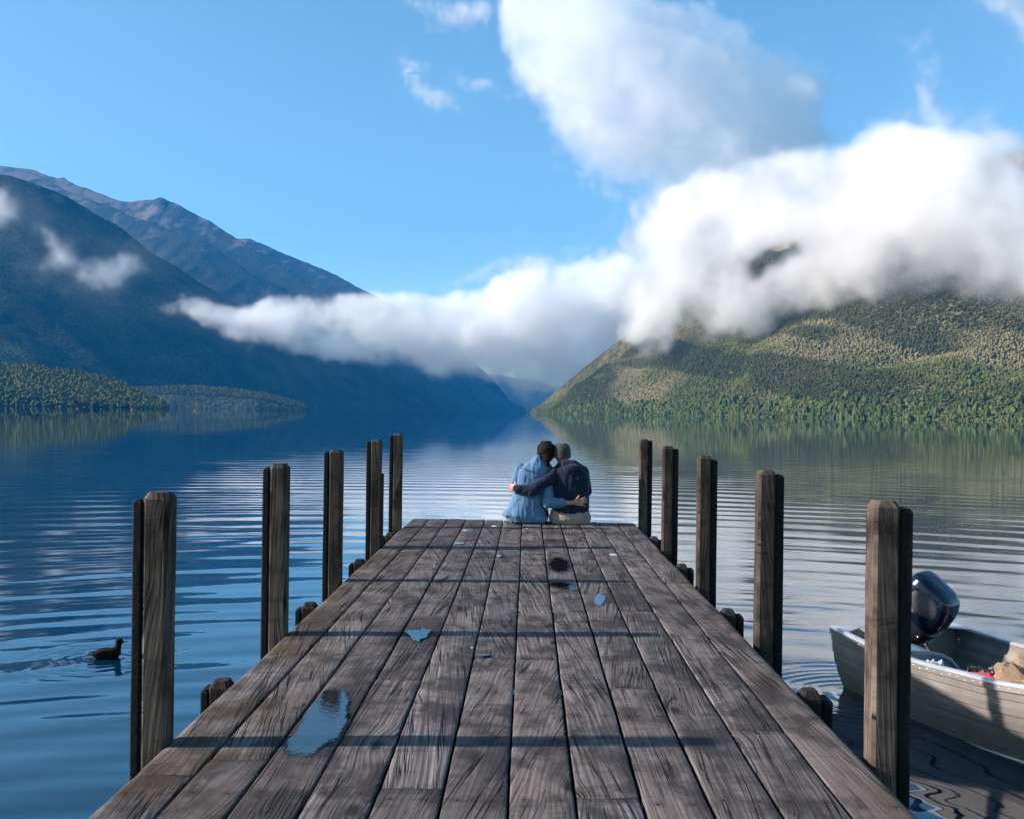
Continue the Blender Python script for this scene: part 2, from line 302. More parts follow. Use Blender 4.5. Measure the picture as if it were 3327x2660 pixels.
def crowns(name, P, H, W, seed, mat_, base, label, sharp=0.5):
    """one mesh of many small bushy crowns standing on the points P"""
    r = np.random.default_rng(seed); V0, F0 = base
    n = len(P); k = len(V0)
    J = V0[None] * (1 + (r.random((n, k, 1)) - 0.5) * 0.7)
    z = (J[..., 2:3] + 1) / 2
    J[..., :2] *= (1 - sharp * z) * W[:, None, None]
    J[..., 2] = J[..., 2] * H[:, None] * 0.5 + H[:, None] * 0.42
    a = r.random(n) * 6.28; ca, sa = np.cos(a)[:, None], np.sin(a)[:, None]
    x, y = J[..., 0] * ca - J[..., 1] * sa, J[..., 0] * sa + J[..., 1] * ca
    J[..., 0], J[..., 1] = x, y
    J += P[:, None]
    Fc = (F0[None] + (np.arange(n) * k)[:, None, None]).reshape(-1, 3)
    me = mesh_from(name, J.reshape(-1, 3), Fc, smooth=False)
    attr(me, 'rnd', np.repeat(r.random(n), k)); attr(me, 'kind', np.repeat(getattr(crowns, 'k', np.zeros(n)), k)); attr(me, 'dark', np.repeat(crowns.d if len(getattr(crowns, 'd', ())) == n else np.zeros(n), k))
    return new_obj(name, me, mat=mat_, kind='stuff', label=label, category='forest')
def crown_mat(name, cols, k_col=None):
    m = bpy.data.materials.new(name); N = Nodes(m); N.b.inputs['Roughness'].default_value = 0.9; N.b.inputs['Specular IOR Level'].default_value = 0.15
    cr = N.n('ShaderNodeValToRGB'); N.l(N.attr('rnd'), cr.inputs[0]); e = cr.color_ramp.elements
    while len(e) < len(cols): e.new(0.5)
    for i, c in enumerate(cols): e[i].position = i / (len(cols) - 1); e[i].color = (*c, 1)
    v = N.coord(); c = cr.outputs[0]
    if k_col: c = N.mix(N.attr('kind'), c, k_col)
    c = N.mix(N.math('MULTIPLY', N.attr('dark'), 0.8), c, tuple(x * 0.38 for x in cols[0]))  # painted shade streaks darken the crown colour
    c = N.mix(N.ramp(N.noise(v, 0.35, 3, 0.7), 0.35, 0.7, 0, 0.6), c, tuple(x * 0.4 for x in cols[0]))
    N.put(N.b.inputs['Base Color'], c); return m
def sample_sheet(S, n, seed, vmax=0.8, vpow=1.0, umin=0, umax=1):
    r = np.random.default_rng(seed); nu, nv = S.shape[:2]
    u = (umin + (umax - umin) * r.random(n)) * (nu - 1.01); v = (r.random(n) ** vpow) * vmax * (nv - 1.01)
    i = u.astype(int); j = v.astype(int); fu = (u - i)[:, None]; fv = (v - j)[:, None]
    return (S[i, j] * (1 - fu) + S[i + 1, j] * fu) * (1 - fv) + (S[i, j + 1] * (1 - fu) + S[i + 1, j + 1] * fu) * fv
rr = np.random.default_rng(5)
P = sample_sheet(RM, 115000, 3, 0.8, 1.0, 0, 0.85)
X32 = P[:, 0].astype(np.float32); Y32 = P[:, 1].astype(np.float32); Z32 = P[:, 2].astype(np.float32)
patch = fbm(X32, Y32, Z32, 170, 4, 71)
pxs = VPX + P[:, 0] / P[:, 1] * F
streak_noise = fbm((X32 * 0.8 + Z32 * 1.5).astype(np.float32), (Y32 * 0.35).astype(np.float32), Z32 * 0.2, 130, 4, 91)
dk = np.clip((streak_noise - 0.52) * 14, 0, 1)  # darker green forest streaks, painted in place of the slope's missing gully shade
pys = VPY - (P[:, 2] - CAM_Z) / P[:, 1] * F + ROLL * (pxs - VPX)
slip = ((pxs - 1572 + (pys - 850) * 0.9) / 16) ** 2 + ((pys - 850) / 17) ** 2 < 1
slip |= ((pxs - 1985) / 30) ** 2 + ((pys - 872) / 2.5) ** 2 < 1
kk = np.clip((patch - 0.47) * 5 + (pxs - 1450) / 1000 + (rr.random(len(P)) - 0.5) * 0.5, 0, 0.85) * np.clip(P[:, 2] / 25 - 0.2, 0, 1)
keep = (rr.random(len(P)) < 0.92) & ~slip
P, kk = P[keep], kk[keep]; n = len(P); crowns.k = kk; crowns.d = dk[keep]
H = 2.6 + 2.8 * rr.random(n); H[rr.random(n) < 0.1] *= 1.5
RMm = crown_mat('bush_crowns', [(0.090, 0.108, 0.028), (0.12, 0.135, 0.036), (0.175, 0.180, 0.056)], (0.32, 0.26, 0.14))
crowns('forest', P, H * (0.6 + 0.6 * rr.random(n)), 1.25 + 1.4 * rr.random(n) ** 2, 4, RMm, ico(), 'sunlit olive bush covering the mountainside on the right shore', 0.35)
Ps = sample_sheet(RM, 1500, 8, 0.05, 1.0, 0, 0.85); n = len(Ps); crowns.k = np.zeros(n)
SHm = crown_mat('shore_crowns', [(0.05, 0.075, 0.02), (0.09, 0.12, 0.03), (0.17, 0.19, 0.05)])
crowns('forest', Ps, 4 + 9 * rr.random(n) ** 3, 2.2 + 2.6 * rr.random(n) ** 2, 9, SHm, ico2(), 'brighter green trees lining the waterline of the right shore', 0.35)
def bushy(name, S, n, seed, h, label, mt, vmax=1.0, cut=0.0):
    P = sample_sheet(S[:, int(S.shape[1] * cut):], n, seed, vmax); q = len(P); r = np.random.default_rng(seed)
    base = r.random(q); P3 = np.repeat(P, 4, 0); Hh = np.repeat(h * (0.6 + 0.8 * r.random(q)), 4); o = (r.random((len(P3), 3)) - 0.5) * h * np.array([0.7, 0.7, 0.6])
    P3 = P3 + o; crowns.k = np.zeros(len(P3))
    return crowns(name, P3, Hh * (0.4 + 0.5 * r.random(len(P3))), h * (0.16 + 0.16 * r.random(len(P3))), seed + 1, mt, ico(), label, 0.2)
PNm = crown_mat('point_crowns', [(0.05, 0.07, 0.012), (0.11, 0.12, 0.02), (0.21, 0.19, 0.045)])
PFm = crown_mat('headland_crowns', [(0.035, 0.05, 0.018), (0.08, 0.09, 0.03), (0.15, 0.15, 0.06)])
bushy('forest', PN, 8500, 12, 13, 'dense green bush on the low wooded point at the left edge', PNm)
bushy('forest', PF, 2200, 14, 10, 'pale hazy bush on the small headland beyond the left point', PFm, 1.0, 0.42)  # crowns only on the upper band; bare dark slope below stands in for shadow
# ---------------------------------------------------------------- haze
def haze_box(lo, hi, dens, col):
    m = bpy.data.materials.new('haze_air'); m.use_nodes = True; t = m.node_tree; t.nodes.clear()
    o = t.nodes.new('ShaderNodeOutputMaterial'); v = t.nodes.new('ShaderNodeVolumePrincipled'); v.inputs['Color'].default_value = (*col, 1)
    v.inputs['Density'].default_value = dens; v.inputs['Anisotropy'].default_value = 0.0; t.links.new(v.outputs[0], o.inputs['Volume'])
    V = [(x, y, z) for x in (lo[0], hi[0]) for y in (lo[1], hi[1]) for z in (lo[2], hi[2])]
    me = mesh_from('haze', V, [(0,1,3,2),(4,6,7,5),(0,4,5,1),(2,3,7,6),(0,2,6,4),(1,5,7,3)], False)
    return new_obj('haze', me, mat=m, kind='stuff', label='thin blue morning haze filling the valley over the lake', category='haze')
haze_box((-9500, -40, -3.9), (9500, 13500, 2500), 0.00005, (0.02, 0.36, 0.9))
# ---------------------------------------------------------------- lake
WM = bpy.data.materials.new('lake_water'); N = Nodes(WM)
N.b.inputs['Base Color'].default_value = (0.0, 0.020, 0.045, 1); N.b.inputs['Roughness'].default_value = 0.022
N.b.inputs['Specular Tint'].default_value = (0.60, 0.86, 1.0, 1); N.b.inputs['IOR'].default_value = 2.5; N.b.inputs['Specular IOR Level'].default_value = 1.0
tc = N.n('ShaderNodeTexCoord').outputs['Object']; sp = N.n('ShaderNodeSeparateXYZ'); N.l(tc, sp.inputs[0]); X, Y = sp.outputs[0], sp.outputs[1]
M = N.math
def ring(cx, cy_, wl, fade0, fade1, dist=1.2, nscale=0.05, seed=0.0):
    dx = M('SUBTRACT', X, cx); dy = M('SUBTRACT', Y, cy_)
    r = M('SQRT', M('ADD', M('MULTIPLY', dx, dx), M('MULTIPLY', dy, dy)))
    c = N.n('ShaderNodeCombineXYZ'); N.l(M('MULTIPLY', X, 0.35), c.inputs[0]); N.l(Y, c.inputs[1]); c.inputs[2].default_value = seed
    r2 = M('ADD', r, M('MULTIPLY', M('SUBTRACT', N.noise(c.outputs[0], nscale * 6, 2, 0.4), 0.5), dist))
    s = M('SINE', M('MULTIPLY', r2, 6.2832 / wl))
    return M('MULTIPLY', s, M('MULTIPLY', N.ramp(r, fade0 * 0.6, fade0), N.ramp(r, fade1 * 0.35, fade1, 1.0, 0.0)))
# long swell rings spreading from below the jetty, height in metres
h = M('MULTIPLY', ring(0.4, 1.0, 0.66, 6.0, 26.0, 1.1), 0.0021)
h = M('ADD', h, M('MULTIPLY', ring(-1.5, 0.0, 0.31, 5.0, 16.0, 0.5, 0.08, 9.0), 0.0005))
h = M('ADD', h, M('MULTIPLY', ring(-2.0, -3.0, 1.35, 12.0, 75.0, 2.2, 0.03, 4.0), 0.0033))
c = N.n('ShaderNodeCombineXYZ'); N.l(M('MULTIPLY', X, 0.22), c.inputs[0]); N.l(Y, c.inputs[1])
far_fade = N.ramp(Y, 20.0, 260.0, 1.0, 0.06)
h = M('ADD', h, M('MULTIPLY', M('MULTIPLY', M('SUBTRACT', N.noise(c.outputs[0], 1.1, 3, 0.55), 0.5), 0.0045), far_fade))
c3 = N.n('ShaderNodeCombineXYZ'); N.l(M('MULTIPLY', X, 0.45), c3.inputs[0]); N.l(Y, c3.inputs[1]); c3.inputs[2].default_value = 7
h = M('ADD', h, M('MULTIPLY', M('MULTIPLY', M('SUBTRACT', N.noise(c3.outputs[0], 4.0, 2, 0.5), 0.5), 0.0007), far_fade))
h = M('MULTIPLY', h, N.ramp(Y, 3.0, 14.0, 1.2, 1.0))
pt = N.n('ShaderNodeCombineXYZ'); N.l(M('MULTIPLY', X, 0.10), pt.inputs[0]); N.l(M('MULTIPLY', Y, 0.22), pt.inputs[1])
h = M('MULTIPLY', h, N.ramp(N.noise(pt.outputs[0], 1.0, 3, 0.6, 0.4), 0.38, 0.62, 0.6, 1.3, True))
# rings round the boat's stern and the duck's wake
h = M('ADD', h, M('MULTIPLY', ring(2.95, 8.6, 0.13, 0.3, 1.3, 0.22, 0.5, 2.0), 0.0016))
h = M('ADD', h, M('MULTIPLY', ring(-4.0, 9.4, 0.16, 0.15, 1.0, 0.35, 0.7, 3.0), 0.0010))
bn = N.bump(h, 1.0, 1.0)
N.l(bn, N.b.inputs['Normal']); N.b.inputs['Specular IOR Level'].default_value = 0.0
fr = N.n('ShaderNodeFresnel'); fr.inputs['IOR'].default_value = 1.45; N.l(bn, fr.inputs['Normal'])
gl = N.n('ShaderNodeBsdfGlossy'); gl.inputs['Color'].default_value = (0.93, 0.97, 1.0, 1); gl.inputs['Roughness'].default_value = 0.022; N.l(bn, gl.inputs['Normal'])
mx = N.n('ShaderNodeMixShader'); N.l(M('MINIMUM', M('MULTIPLY', M('SUBTRACT', fr.outputs[0], 0.02), 1.38), 0.97), mx.inputs[0]); N.l(N.b.outputs[0], mx.inputs[1]); N.l(gl.outputs[0], mx.inputs[2]); N.l(mx.outputs[0], N.o.inputs['Surface'])
me = mesh_from('lake', [(-9000, -60, 0), (9000, -60, 0), (9000, 14000, 0), (-9000, 14000, 0)], [(0, 1, 2, 3)], False)
new_obj('lake_water', me, None, WM, kind='structure')
me = mesh_from('lake_bed', [(-9500, -80, -3.2), (9500, -80, -3.2), (9500, 14500, -3.2), (-9500, 14500, -3.2)], [(0, 1, 2, 3)], False)
new_obj('ground', me, None, mat('lake_mud', (0.05, 0.045, 0.03), 0.9), kind='structure')
# ---------------------------------------------------------------- jetty
DECK = 1.24; XL, XR = -1.242, 1.158
def wood_mat(name, base, warm, dark, lean=0.0, along='Y', damp=True, bstr=0.6):
    m = bpy.data.materials.new(name); N = Nodes(m)
    tc = N.n('ShaderNodeTexCoord').outputs['Object']; sp = N.n('ShaderNodeSeparateXYZ'); N.l(tc, sp.inputs[0])
    pid = N.attr('pid')
    if along == 'Y': X, Y, Z = sp.outputs[0], sp.outputs[1], sp.outputs[2]
    else: X, Y, Z = N.math('ADD', sp.outputs[0], sp.outputs[1]), sp.outputs[2], sp.outputs[1]
    def vec(x, y, z=0.0):
        c = N.n('ShaderNodeCombineXYZ'); N.put(c.inputs[0], x); N.put(c.inputs[1], y); N.put(c.inputs[2], z); return c.outputs[0]
    M = N.math
    p1 = M('MULTIPLY', pid, 37.0); p2 = M('MULTIPLY', pid, 91.0)
    shear = M('MULTIPLY', M('SUBTRACT', M('FRACT', M('MULTIPLY', pid, 7.13)), 0.5), 0.22)
    xs = M('ADD', X, M('MULTIPLY', Y, shear))
    wob = N.noise(vec(M('MULTIPLY', X, 3.0), M('MULTIPLY', Y, 0.9), p1), 1.0, 3, 0.5)
    xw = M('ADD', xs, M('MULTIPLY', M('SUBTRACT', wob, 0.5), 0.035))
    # knots
    vo = N.n('ShaderNodeTexVoronoi'); vo.feature = 'F1'; vo.inputs['Randomness'].default_value = 1.0
    N.l(vec(M('ADD', M('MULTIPLY', X, 2.6), p1), M('ADD', M('MULTIPLY', Y, 1.15), p2), 0.0), vo.inputs['Vector']); vo.inputs['Scale'].default_value = 1.0
    vo.voronoi_dimensions = '2D'
    kd = vo.outputs['Distance']
    sc_ = N.n('ShaderNodeSeparateColor'); N.l(vo.outputs['Color'], sc_.inputs[0]); act = N.ramp(sc_.outputs[0], 0.58, 0.62)
    knot = M('MULTIPLY', N.ramp(kd, 0.02, 0.085, 1.0, 0.0, True), act)
    halo = M('MULTIPLY', N.ramp(kd, 0.05, 0.30, 1.0, 0.0, True), act)
    xk = M('ADD', xw, M('MULTIPLY', halo, 0.030))
    # growth-ring bands
    wv = N.n('ShaderNodeTexWave', wave_type='BANDS', bands_direction='X'); N.l(vec(xk, M('MULTIPLY', Y, 0.035), p1), wv.inputs['Vector'])
    wv.inputs['Scale'].default_value = 15; wv.inputs['Distortion'].default_value = 1.8; wv.inputs['Detail'].default_value = 2.5
    wv.inputs['Detail Scale'].default_value = 1.3; wv.inputs['Detail Roughness'].default_value = 0.6
    fib = N.noise(vec(M('MULTIPLY', xk, 150.0), M('MULTIPLY', Y, 3.0), p1), 1.0, 4, 0.65)
    fib2 = N.noise(vec(M('MULTIPLY', xk, 42.0), M('MULTIPLY', Y, 0.9), p2), 1.0, 5, 0.65)
    blot = N.noise(vec(M('MULTIPLY', X, 5.0), M('MULTIPLY', Y, 3.2), p2), 1.0, 5, 0.62)
    cr = M('ABSOLUTE', M('SUBTRACT', N.noise(vec(M('MULTIPLY', M('ADD', xk, M('MULTIPLY', Y, shear)), 30.0), M('MULTIPLY', Y, 0.5), p2), 1.0, 4, 0.5), 0.5))
    crack = M('MULTIPLY', N.ramp(cr, 0.006, 0.024, 1.0, 0.0), N.ramp(N.noise(vec(M('MULTIPLY', X, 7.0), M('MULTIPLY', Y, 2.0), p1), 1.0, 2), 0.40, 0.55))
    trans = N.ramp(N.noise(vec(M('MULTIPLY', X, 3.2), M('MULTIPLY', Y, 13.0), p1), 1.0, 4, 0.6, 0.6), 0.55, 0.72)
    # colours
    c = N.mix(N.ramp(fib2, 0.32, 0.68), dark, base)
    c = N.mix(N.ramp(wv.outputs[1], 0.3, 0.95, 0.0, 0.28), c, tuple(min(1, x * 1.55) for x in base))
    c = N.mix(N.ramp(fib, 0.45, 0.62, 0.0, 0.7), c, tuple(x * 0.4 for x in dark))
    c = N.mix(N.ramp(N.noise(vec(M('MULTIPLY', xk, 70.0), M('MULTIPLY', Y, 1.1), p2), 1.0, 3, 0.6), 0.56, 0.72, 0.0, 0.5), c, tuple(min(1, x * 2.0) for x in base))
    tint = M('FRACT', M('MULTIPLY', pid, 13.7))
    c = N.mix(M('MULTIPLY', tint, 0.5), c, warm)
    tint2 = M('FRACT', M('MULTIPLY', pid, 29.3)); c = N.mix(N.ramp(tint2, 0.0, 1.0, 0.0, 0.45), c, tuple(x * 0.9 for x in dark))
    c = N.mix(N.ramp(blot, 0.46, 0.60, 0.0, 0.85), c, tuple(x * 0.6 for x in dark))
    c = N.mix(M('MULTIPLY', trans, 0.55), c, tuple(x * 0.5 for x in dark))
    if damp:   # damp brown growth near the left planks and patches at the right edge
        e = M('MAXIMUM', N.ramp(X, -0.75, -1.1), M('MULTIPLY', N.ramp(X, 0.93, 1.1), 0.6))
        br = M('MULTIPLY', e, N.ramp(N.noise(vec(M('MULTIPLY', X, 3.0), M('MULTIPLY', Y, 2.2), 3.0), 1.0, 4, 0.6), 0.42, 0.6))
        c = N.mix(M('MULTIPLY', br, 0.8), c, (0.055, 0.036, 0.020))
    c = N.mix(knot, c, tuple(x * 0.4 for x in dark)); c = N.mix(crack, c, (0.008, 0.008, 0.009))
    wet = None
    if damp:
        gx = M('ABSOLUTE', M('SUBTRACT', M('ABSOLUTE', M('SUBTRACT', M('FRACT', M('DIVIDE', M('SUBTRACT', X, XL), 0.2)), 0.5)), 0.27))
        gy = M('ABSOLUTE', M('SUBTRACT', M('FRACT', M('DIVIDE', M('ADD', Y, M('MULTIPLY', M('FRACT', M('MULTIPLY', pid, 17.0)), 0.05)), 0.862)), 0.5))
        nd = M('SQRT', M('ADD', M('POWER', M('MULTIPLY', gx, 0.2), 2.0), M('POWER', M('MULTIPLY', gy, 0.862), 2.0)))
        c = N.mix(N.ramp(nd, 0.005, 0.035, 0.55, 0.0), c, (0.035, 0.022, 0.018)); nail = N.ramp(nd, 0.0045, 0.0065, 1.0, 0.0); c = N.mix(nail, c, (0.015, 0.012, 0.012))
        def spot(x, y, rx, ry, soft=0.35):
            dx = M('DIVIDE', M('SUBTRACT', X, x), rx); dy = M('DIVIDE', M('SUBTRACT', Y, y), ry)
            q = M('SQRT', M('ADD', M('MULTIPLY', dx, dx), M('MULTIPLY', dy, dy)))
            q = M('ADD', q, M('MULTIPLY', M('SUBTRACT', N.noise(vec(M('MULTIPLY', X, 18.0), M('MULTIPLY', Y, 9.0), 0.0), 1.0, 4, 0.6), 0.5), 1.1))
            return N.ramp(q, 1.0 - soft, 1.0 + soft * 0.6, 1.0, 0.0, True)
        s = M('MAXIMUM', spot(0.255, 7.62, 0.095, 0.42), spot(0.235, 6.73, 0.10, 0.13))
        s = M('MAXIMUM', s, M('MULTIPLY', spot(0.218, 9.06, 0.07, 0.13), 0.6))
        damp_ = M('MAXIMUM', M('MAXIMUM', spot(-0.77, 3.55, 0.15, 0.50, 0.6), spot(-0.70, 3.95, 0.13, 0.42, 0.6)), M('MAXIMUM', spot(-0.56, 5.22, 0.17, 0.36, 0.6), spot(0.62, 6.3, 0.12, 0.30, 0.6)))
        c = N.mix(M('MULTIPLY', damp_, 0.75), c, (0.03, 0.026, 0.026))
        c = N.mix(M('MULTIPLY', s, 0.97), c, (0.003, 0.0035, 0.005)); wet = s
        for (sx_, sy_, a_, b_) in ((-0.33, 10.15, 0.025, 0.06), (-0.60, 9.75, 0.02, 0.05), (0.005, 9.95, 0.012, 0.03), (0.72, 8.22, 0.035, 0.05), (-0.26, 4.9, 0.008, 0.02), (0.30, 10.1, 0.012, 0.02)): c = N.mix(M('MULTIPLY', spot(sx_, sy_, a_, b_, 0.2), 0.8), c, (0.55, 0.55, 0.56))
    N.put(N.b.inputs['Base Color'], c)
    h = M('ADD', M('MULTIPLY', fib, 0.35), M('MULTIPLY', wv.outputs[1], 0.10))
    h = M('ADD', h, M('MULTIPLY', fib2, 0.3)); h = M('ADD', h, M('MULTIPLY', blot, 0.5))
    h = M('SUBTRACT', h, M('MULTIPLY', crack, 1.6)); h = M('SUBTRACT', h, M('MULTIPLY', knot, 0.8)); h = M('SUBTRACT', h, M('MULTIPLY', trans, 0.4))
    N.l(N.bump(h, bstr, 0.006), N.b.inputs['Normal'])
    r = N.ramp(blot, 0.35, 0.7, 0.9, 0.7)
    if wet is not None: r = M('SUBTRACT', r, M('MULTIPLY', wet, 0.25))
    N.put(N.b.inputs['Roughness'], r); N.b.inputs['Specular IOR Level'].default_value = 0.12
    if wet is not None: N.put(N.b.inputs['Specular IOR Level'], M('MULTIPLY', M('SUBTRACT', 1.0, wet), 0.12))
    return m
WOOD = wood_mat('weathered_deck', (0.225, 0.200, 0.198), (0.150, 0.120, 0.110), (0.057, 0.049, 0.050))
POSTM = wood_mat('weathered_post', (0.155, 0.122, 0.100), (0.075, 0.055, 0.042), (0.026, 0.020, 0.017), along='Z', damp=False, bstr=0.5)
DARKT = mat('tarred_timber', (0.005, 0.0055, 0.007), 0.85, spec=0.2, vary=0.5, vscale=20, bump=0.5)
BEAM = wood_mat('bearer_timber', (0.065, 0.052, 0.044), (0.055, 0.043, 0.033), (0.022, 0.018, 0.016), along='Z', damp=False)
def empty(name, loc, **props):
    o = bpy.data.objects.new(name, None); sc.collection.objects.link(o); o.location = loc; o.empty_display_size = 0.2
    for k, v in props.items(): o[k] = v
    return o
def thing(name, label, cat, loc=(0, 0, 0), group=None):
    o = empty(name, loc, label=label, category=cat)
    if group: o['group'] = group
    return o
jetty = thing('wooden_jetty', 'weathered grey plank jetty running out over the lake with timber posts on both sides', 'jetty')
rnd = random.Random(4)
joints = {0: [8.6, 5.45, 3.15], 1: [7.3, 5.7, 3.3], 2: [9.2, 6.0, 3.75], 3: [7.7, 4.3, 2.0], 4: [5.97, 3.07], 5: [8.9, 4.73, 3.71], 6: [8.2, 4.71, 2.2],
          7: [9.55, 6.5, 3.03], 8: [7.6, 4.24], 9: [8.2, 5.9, 2.6], 10: [7.1, 5.3, 3.7], 11: [6.9, 2.3]}
V = []; Fc = []; PID = []
pw = (XR - XL) / 12
def nz(*a): return mnoise.noise(Vector(a))
for i in range(12):
    end = 10.82 - 0.0158 * (i + 0.5) * 12 / 12 + rnd.uniform(-0.03, 0.03)
    cuts = [end] + joints[i] + [-1.5]
    for a, b in zip(cuts[:-1], cuts[1:]):
        y1, y0 = a - 0.002, b + 0.003
        g0, g1 = rnd.uniform(0.003, 0.0055), rnd.uniform(0.003, 0.0055)
        x0, x1 = XL + i * pw + g0, XL + (i + 1) * pw - g1
        n = max(2, int((y1 - y0) / 0.07)); pid = rnd.random(); dz = rnd.uniform(-0.003, 0.002); tl = rnd.uniform(-0.002, 0.002)
        r0 = 0.022 if i == 0 else 0.006; r1 = 0.022 if i == 11 else 0.006; s0 = len(V)
        for k in range(n + 1):
            y = y0 + (y1 - y0) * k / n; e = 0.004 if (k in (0, n)) else 0
            wl = nz(y * 1.7, i * 3.1, 1) * 0.003 + nz(y * 9, i * 3.1, 2) * 0.0015; wr = nz(y * 1.7, i * 3.1 + 3.1, 1) * 0.003 + nz(y * 9, i * 3.1 + 9, 2) * 0.0015
            if i == 11: wl += nz(y * 1.1, 5, 5) * 0.012; wr += nz(y * 1.3, 8, 5) * 0.010
            if i == 10: wr += nz(y * 1.1, 5, 5) * 0.012 
            if i == 0: wl += nz(y * 1.2, 9, 5) * 0.014
            A, B = x0 + wl, x1 + wr
            pr = [(A, -0.055), (A, -r0), (A + r0 * 0.3, -r0 * 0.3), (A + r0, 0)]
            for q in (0.2, 0.4, 0.6, 0.8): pr.append((A + (B - A) * q, 0))
            pr += [(B - r1, 0), (B - r1 * 0.3, -r1 * 0.3), (B, -r1), (B, -0.055)]
            for (x, z) in pr:
                zz = z + dz + tl * (x - x0) / pw - e + (nz(x * 8, y * 4, i) * 0.0012 if z == 0 else 0)
                V.append((x, y, DECK + zz))
        m_ = 12
        for k in range(n):
            for j in range(m_):
                a0 = s0 + k * m_ + j; a1 = s0 + k * m_ + (j + 1) % m_
                Fc.append((a0, a1, a1 + m_, a0 + m_))
        Fc.append(tuple(s0 + j for j in range(m_))[::-1]); Fc.append(tuple(s0 + n * m_ + j for j in range(m_)))
        PID += [pid] * (len(V) - s0)
me = mesh_from('deck', V, Fc); attr(me, 'pid', PID)
new_obj('deck', me, jetty, WOOD); 
mod = bpy.data.objects['deck']
def chamfer_box(w, d, h, c, top=0.0, seg=1, jit=0.0, seed=0):
    """upright timber: footprint w x d, height h, long edges chamfered by c, top edges cut by top; origin at its foot centre"""
    ring = [(-w/2 + c, -d/2), (w/2 - c, -d/2), (w/2, -d/2 + c), (w/2, d/2 - c), (w/2 - c, d/2), (-w/2 + c, d/2), (-w/2, d/2 - c), (-w/2, -d/2 + c)]
    V = []; F_ = []; n = max(1, seg)
    zs = [h * k / n for k in range(n)] + [h - top, h]
    zs = [z for z in zs if z <= h - top] 
    if zs[-1] < h - top: zs.append(h - top)
    zs.append(h); L = len(zs)
    for k, z in enumerate(zs):
        s = (top * 0.55) if k == L - 1 else 0
        for x, y in ring:
            jx = nz(z * 2.2, seed, x * 20) * jit; jy = nz(z * 2.2, seed + 9, y * 20) * jit
            V.append(((x - math.copysign(min(s, abs(x)), x)) + jx, (y - math.copysign(min(s, abs(y)), y)) + jy, z + (nz(x * 30, y * 30, seed) * jit if k == L - 1 else 0)))
    for k in range(L - 1):
        for j in range(8): F_.append((k*8 + j, k*8 + (j+1) % 8, (k+1)*8 + (j+1) % 8, (k+1)*8 + j))
    F_.append(tuple(range(7, -1, -1))); F_.append(tuple((L-1)*8 + j for j in range(8)))
    return V, F_
def timber(name, parent, x, y, z0, z1, w, d, c, m, top, seed, jit=0.002):
    V, F_ = chamfer_box(w, d, z1 - z0, c, top, int((z1 - z0) / 0.12), jit, seed)
    me = mesh_from(name, [(a + x, b + y, cc + z0) for a, b, cc in V], F_, False); attr(me, 'pid', [(seed * 0.377) % 1.0] * len(V))
    return new_obj(name, me, parent, m)
PW, PD = 0.088, 0.10
left = [(3.44, 2.108, 2.085, 0.028), (5.14, 2.119, 2.098, 0.022), (6.78, 2.130, 2.115, 0.0), (8.50, 2.150, 2.135, 0.012), (9.93, 2.175, 2.155, 0.010)]
right = [(3.45, 2.114, 2.088, 0.012), (5.18, 2.117, 2.094, 0.020), (6.95, 2.114, 2.086, 0.016), (8.65, 2.124, 2.100, 0.004), (10.50, 2.135, 2.120, 0.010)]
for sgn, X0, rows in ((-1, XL - 0.012, left), (1, XR + 0.012, right)):
    fw = 0.034 if sgn < 0 else 0.042
    for k, (y, zt, zs_, dx_) in enumerate(rows):
        xc = X0 + sgn * PW / 2 + dx_
        p = timber('post', jetty, xc, y, -2.0, zt, PW, PD, 0.012, POSTM, 0.022, k * 2 + (sgn > 0), 0.0025)
        timber('fender_strip', p, X0 + dx_ + sgn * (PW + fw / 2 + 0.001), y + 0.006, -2.0, zs_, fw, PD * 1.05, 0.006, DARKT, 0.012, k * 3 + 20)
    for k, y in enumerate((2.55, 4.27, 6.0, 7.78, 9.5)):
        zt = DECK - 0.004
        p = timber('short_post', jetty, X0 + sgn * PW / 2, y, -2.0, zt, PW, PD, 0.01, BEAM, 0.03, k + 40)
        timber('fender_strip', p, X0 + sgn * (PW + fw / 2 + 0.001), y + 0.004, -2.0, zt - 0.035, fw, PD * 1.05, 0.006, DARKT, 0.012, k * 3 + 60)
timber('fender_strip', jetty, XL + 0.016, 8.40, 0.9, 1.87, 0.030, 0.09, 0.005, DARKT, 0.012, 77)
def box(name, parent, lo, hi, m, seed=0):
    V = [(x, y, z) for x in (lo[0], hi[0]) for y in (lo[1], hi[1]) for z in (lo[2], hi[2])]
    me = mesh_from(name, V, [(0,1,3,2),(4,6,7,5),(0,4,5,1),(2,3,7,6),(0,2,6,4),(1,5,7,3)], False); attr(me, 'pid', [seed * 0.31 % 1] * 8)
    return new_obj(name, me, parent, m)
for k, y in enumerate((1.0, 2.55, 3.46, 4.27, 5.16, 6.0, 6.86, 7.78, 8.57, 9.5, 10.4)):
    box('cross_beam', jetty, (XL + 0.02, y - 0.05, DECK - 0.26), (XR - 0.02, y + 0.05, DECK - 0.06), BEAM, k)
for k, x in enumerate((XL + 0.03, -0.04, XR - 0.11)):
    box('stringer', jetty, (x, -1.4, DECK - 0.45), (x + 0.08, 10.6, DECK - 0.262), BEAM, k + 5)
